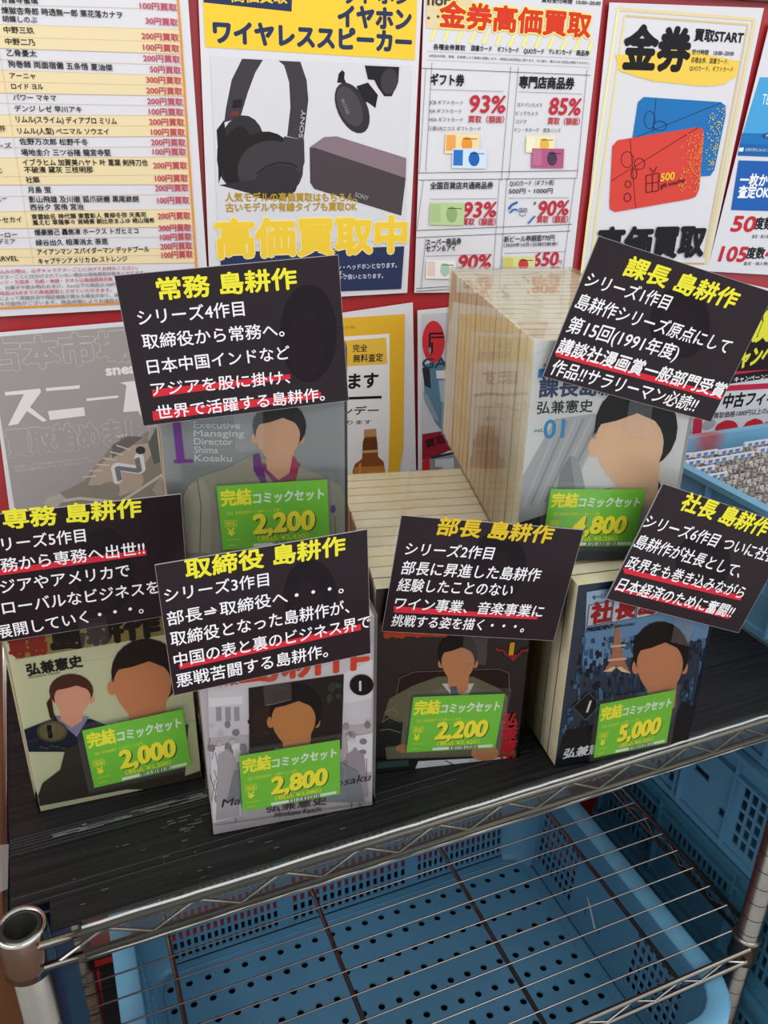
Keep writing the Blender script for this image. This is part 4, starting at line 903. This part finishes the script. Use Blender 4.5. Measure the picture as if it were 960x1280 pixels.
# corners
mb = MB()
def wl(d, z): return rl(d, z)
n7 = 7
top_, bot_ = wl(0, zr-.004), wl(-.010, zf+.004); bot2 = wl(-.018, zf)
for cidx in range(4):
    mb = MB()
    ids = list(range(cidx*n7, cidx*n7+n7)); k = len(mb.v)
    for L in (top_, bot_, bot2): mb.v += [Vector(L[i]) for i in ids]
    for a in range(2):
        for j in range(n7-1): mb.f.append((k+a*n7+j, k+a*n7+j+1, k+(a+1)*n7+j+1, k+(a+1)*n7+j))
    mb.build('corner', CRATE, bk, True)
hw = zr-.004-(zf+.004)
def wall(p0, p1, wins, N, nm='wall_panel'):
    p0, p1 = Vector(p0), Vector(p1); U = (p1-p0); w_ = U.length; U.normalize(); V = (Vector((0, 0, 1))*hw-Vector(N)*.010).normalized(); mb = MB()
    panel(mb, p0, U, V, w_, hw*1.002, wins, .0028, N); mb.build(nm, CRATE, bk)
zb = zf+.004
yy = cy1-.010; xa, xb = cx0+R0, cx1-R0
wall((xa, yy, zb), (xb, yy, zb), [(a-xa, b-xa, .004, .124, 16, 7, .55, .8) for a, b in ((max(.042, xa), .193), (.212, .392), (.409, min(.556, xb)))], (0, -1, 0))
xx = cx1-.010; ya, yb = cy0+R0, cy1-R0
wall((xx, yb, zb), (xx, ya, zb), [(yb-.780, yb-.688, .022, .122, 8, 6, .72, .78), (yb-.560, yb-.470, .022, .122, 8, 6, .72, .78), (yb-.672, yb-.572, .03, .055, 3, 1, .1, .5)], (-1, 0, 0))
xx = cx0+.010
wall((xx, ya, zb), (xx, yb, zb), [(.01, .10, .022, .112, 9, 8, .6, .66), (.22, .31, .022, .112, 9, 8, .6, .66)], (1, 0, 0))
wall((xb, cy0+.010, zb), (xa, cy0+.010, zb), [(.02, .17, .03, .11, 16, 7, .5, .7), (.19, .34, .03, .11, 16, 7, .5, .7), (.36, .50, .03, .11, 14, 7, .5, .7)], (0, 1, 0))
# floor with round holes
fx0, fx1, fy0, fy1 = cx0+.009, cx1-.009, cy0+.009, cy1-.009
mb = MB(); mb2 = MB(); ncx, ncy = 22, 12; dx, dy = .0255, .0318; gx0 = .0184; gy1 = .8055
def fq(a, b, c, d): mb.add([(a, c, zf), (b, c, zf), (b, d, zf), (a, d, zf)], [(0, 1, 2, 3)])
gy0 = gy1-dy*ncy; gx1 = gx0+dx*ncx
fq(fx0, gx0, fy0, fy1); fq(gx1, fx1, fy0, fy1); fq(gx0, gx1, gy1, fy1); fq(gx0, gx1, fy0, gy0)
for i in range(ncx):
    for j in range(ncy):
        x, y = gx0+dx*(i+.5), gy0+dy*(j+.5); r = .0048; k = len(mb.v); n = 12
        sq = []
        for q in range(n):
            t_ = 2*math.pi*q/n+math.pi/4*0; c, s = math.cos(t_), math.sin(t_); m_ = 1/max(abs(c)/(dx/2), abs(s)/(dy/2)); sq.append((x+c*m_, y+s*m_))
        corners = [(x+dx/2, y+dy/2), (x-dx/2, y+dy/2), (x-dx/2, y-dy/2), (x+dx/2, y-dy/2)]
        inner = [(x+r*math.cos(2*math.pi*q/n), y+r*math.sin(2*math.pi*q/n)) for q in range(n)]
        mb.v += [Vector((*a, zf)) for a in inner]+[Vector((*a, zf-.003)) for a in inner]+[Vector((*a, zf)) for a in sq]+[Vector((*a, zf)) for a in corners]
        for q in range(n):
            q2 = (q+1) % n; mb.f.append((k+q, k+2*n+q, k+2*n+q2, k+q2)); mb.f.append((k+q, k+q2, k+n+q2, k+n+q))
        for ci, ang in enumerate((45, 135, 225, 315)):
            # fill the corner of the cell between neighbouring rim points
            q = int(ang/(360/n)); mb.f.append((k+2*n+q, k+3*n+ci, k+2*n+(q+1) % n))
mb.build('perforated_floor', CRATE, bk)
mb = MB(); mb.box((-.055, .452, -.5735), (.645, .87, -.5700)); o = mb.build('display_board', BOARD); tag(o, 'added black board on the lowest wire shelf, darkening the holes of the blue basket', 'board')  # unseen board added so the basket's holes look dark
for k, y in enumerate((.50, .62, .74)): MB().box((fx0+.01, y-.0008, zf-.0125), (fx1-.01, y+.0008, zf-.0032)).build('floor_rib', CRATE, bk)
# raised moulding line round the floor
mb = MB(); L = [(x, y, zf+.0008) for x, y in rrect(cx0+.026, cx1-.026, cy0+.026, cy1-.022, .03)]; mb.tube(L, .0012, 6, True); mb.build('floor_bead', CRATE, bk, True)
# a short stray white strip in the basket
mb = MB(); mb.tube([(.598, .660, zf+.075), (.590, .625, zf+.050)], .0014, 6); o = mb.build('cable_tie', mat('#a9b3b6', .4)); tag(o, 'short pale plastic strip stuck to the right wall of the basket', 'strip')

# stack of ribbed crates right of the rack
def ribbed_crate(label, x0, x1, y0, y1, z0, z1, m, variant, group='blue crates stacked right of the rack'):
    t = thing('plastic_crate', label, 'crate', ((x0+x1)/2, (y0+y1)/2, z0), group)
    h = z1-z0; ins = .010
    fl = MB()
    def ring(zt, hh, out):
        loft(fl, [[(x, y, zt-hh) for x, y in rrect(x0+ins, x1-ins, y0+ins, y1-ins, .02)], [(x, y, zt-hh) for x, y in rrect(x0+ins-out, x1-ins+out, y0+ins-out, y1-ins+out, .03)], [(x, y, zt) for x, y in rrect(x0+ins-out, x1-ins+out, y0+ins-out, y1-ins+out, .03)], [(x, y, zt) for x, y in rrect(x0+ins, x1-ins, y0+ins, y1-ins, .02)]])
    ring(z1, .007, ins); fl.build('rim', m, t)
    fl = MB(); ring(z1-.030, .004, ins*.8); fl.build('flange', m, t)
    fl = MB(); ring(z0+.010, .010, ins*.4); fl.build('foot_ring', m, t)
    D = y1-y0-2*ins; Wd = x1-x0-2*ins
    if variant == 0: wins = [(D*.10, D*.36, .018, h-.040, 8, 5, .72, .78), (D*.62, D*.90, .018, h-.040, 9, 5, .72, .78), (D*.42, D*.50, h*.45, h*.53, 1, 1, .8, .8), (D*.55, D*.58, h*.25, h*.35, 1, 1, .8, .8)]
    else: wins = [(D*.06, D*.30, .020, h-.040, 9, 4, .68, .78), (D*.36, D*.64, .05, h-.045, 12, 3, .66, .8), (D*.70, D*.94, .020, h-.040, 9, 4, .68, .78)]
    for (p0, U, w_, N, ww) in (((x0+ins, y1-ins, z0), (0, -1, 0), D, (-1, 0, 0), wins), ((x0+ins, y0+ins, z0), (1, 0, 0), Wd, (0, -1, 0), [(.04, Wd*.4, .02, h-.04, 12, 5, .5, .6), (Wd*.6, Wd-.04, .02, h-.04, 12, 5, .5, .6)]), ((x1-ins, y0+ins, z0), (0, 1, 0), D, (1, 0, 0), wins), ((x1-ins, y1-ins, z0), (-1, 0, 0), Wd, (0, 1, 0), [(.04, Wd*.4, .02, h-.02, 14, 6, .5, .7), (Wd*.45, Wd-.04, .02, h-.02, 18, 6, .5, .7)])):
        mb = MB(); panel(mb, p0, U, (0, 0, 1), w_, h, ww, .0028, N); mb.build('wall_panel', m, t)
    ribs = (.08, .38, .40, .60, .92) if variant == 0 else (.03, .33, .67, .97)
    first = None
    for r_ in ribs:
        y = y1-ins-D*r_
        if first is None: first = MB().box((x0+.001, y-.0012, z0+.008), (x0+ins, y+.0012, z1-.006)).build('rib', m, t); yf = y
        else: c = first.copy(); COL.objects.link(c); c.parent = t; c.location = first.location+Vector((0, y-yf, 0))
    MB().box((x0+ins, y0+ins, z0+.003), (x1-ins, y1-ins, z0+.007)).build('base', m, t)
    return t
CXa, CXb, CYa, CYb = .690, 1.09, .372, .800
lv = (-.948, -.790, -.632, -.474, -.318, -.165, -.012, .137)
names = ('bottom crate of the stack right of the rack, on the floor', 'second crate up in the stack right of the rack', 'blue crate third from the floor right of the rack', 'dark grid-sided crate level with the middle wire shelf', 'blue crate with solid side panel and grid, just above the middle shelf', 'blue crate just under the level of the black boards')
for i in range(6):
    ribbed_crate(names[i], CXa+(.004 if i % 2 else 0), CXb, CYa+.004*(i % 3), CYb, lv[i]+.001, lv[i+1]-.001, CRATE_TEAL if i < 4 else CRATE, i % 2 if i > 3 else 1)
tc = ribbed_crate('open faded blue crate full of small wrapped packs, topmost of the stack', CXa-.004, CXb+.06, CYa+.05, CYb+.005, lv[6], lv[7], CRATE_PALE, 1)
# small wrapped packs inside the top crate
BOARD.node_tree.nodes['Principled BSDF'].inputs['Specular IOR Level'].default_value = .3
PK = streak_mat('clear_pack_contents', '#6f6661', '#d9d4cf', (60, 60, 60), .25, .4, .6, .6); PKB = mat('#5d8fd0', .3, 0, .2, 60); PKW = mat('#e6e6ea', .25, 0, .05, 90, .5)
def pack(label, x, y, z, m, header=False):
    t = thing('wrapped_pack', label, 'pack', (x, y, z), 'small wrapped packs in the top crate')
    mb = MB(); lx, ly, lz = .040, .010, .045; n = 6; vs = []; 
    rows_ = []
    for j in range(7):
        v = j/6; th = math.sin(math.pi*v)**.6*ly*.5+.0004; rows_.append((v, th))
    k = 0
    for v, th in rows_:
        for i in range(n+1):
            u = i/n; q = th*math.sin(math.pi*u)**.5 if 0 < u < 1 else .0003; mb.v.append(Vector((x-lx/2+lx*u, y-q-.25*(v-.0)*.03, z+lz*v)))
        for i in range(n, -1, -1):
            u = i/n; q = th*math.sin(math.pi*u)**.5 if 0 < u < 1 else .0003; mb.v.append(Vector((x-lx/2+lx*u, y+q-.25*(v-.0)*.03, z+lz*v)))
    W_ = 2*(n+1)
    for j in range(6):
        for i in range(W_): mb.f.append((j*W_+i, j*W_+(i+1) % W_, (j+1)*W_+(i+1) % W_, (j+1)*W_+i))
    mb.build('pouch', m, t, True)
    if not header: return t
    y_ = y-.0075; MB().obox((x-lx/2, y_-.003, z+lz), (lx, 0, 0), (0, .003, 0), (0, 0, .006)).build('header_seal', PKW, t)
    for i in range(3): MB().obox((x-lx/2+.006+.011*i, y_-.0034, z+lz+.001), (.006, 0, 0), (0, .0006, 0), (0, 0, .004)).build('blue_mark', PKB, t)
    return t
pz = lv[7]-.058; proto = {}
rnd = random.Random(4)
for j in range(15):
    for i in range(5):
        x = CXa+.034+.0415*i+rnd.uniform(-.001, .001); y = CYb-.026-.0205*j
        if y < CYa+.08 or (i > 3 and y < .60): continue
        hd = j in (0, 1, 8) or (i == 0 and j < 4)
        if hd not in proto:
            proto[hd] = pack('clear pack with white blue-printed header, in a row of packs inside the top crate' if hd else 'clear pack of grey-brown beads without header, among the rows inside the top crate', x, y, pz, PK, hd); continue
        first = proto[hd]; c = first.copy(); COL.objects.link(c); c.location = Vector((x, y, pz+rnd.uniform(-.003, .003)))
        for ch in first.children: d = ch.copy(); COL.objects.link(d); d.parent = c
# crate base inside already; raise packs on an inner stack of packs is not visible
for i, (x, y, cc) in enumerate(((.905, .575, '#d8705a'), (.94, .55, '#3f8f9a'), (.90, .535, '#e2a34c'), (.96, .59, '#e8e2d0'))):
    o = MB(); o.tube([(x, y, lv[7]-.045), (x, y, lv[7]-.030), (x+.01, y-.005, lv[7]-.018)], .013, 10)
    q = o.build('toy_figure', mat(cc, .4), None, True); tag(q, ('coral', 'teal', 'orange', 'cream')[i]+' coloured small toy piece on top of the wrapped packs', 'toy', 'toys in the top crate')
# a red smear on the crate's faded plastic, a stain with its own place
nt = CRATE_PALE.node_tree; b = nt.nodes['Principled BSDF']; src = b.inputs['Base Color'].links[0].from_socket
ge = nt.nodes.new('ShaderNodeNewGeometry'); last = src
for (x, y, z, r_) in ((.795, CYb-.006, lv[7]-.004, .034), (.72, .60, lv[7], .022), (.80, .8, lv[7]-.03, .02)):
    vd = nt.nodes.new('ShaderNodeVectorMath'); vd.operation = 'DISTANCE'; vd.inputs[1].default_value = (x, y, z); nt.links.new(ge.outputs['Position'], vd.inputs[0])
    mr = nt.nodes.new('ShaderNodeMapRange'); mr.inputs[1].default_value = r_; mr.inputs[2].default_value = r_*.3; mr.inputs[3].default_value = 0; mr.inputs[4].default_value = .8; nt.links.new(vd.outputs['Value'], mr.inputs[0])
    mx = nt.nodes.new('ShaderNodeMix'); mx.data_type = 'RGBA'; mx.inputs[7].default_value = srgb('#b0402c'); nt.links.new(mr.outputs[0], mx.inputs[0]); nt.links.new(last, mx.inputs[6]); last = mx.outputs[2]
nt.links.new(last, b.inputs['Base Color'])
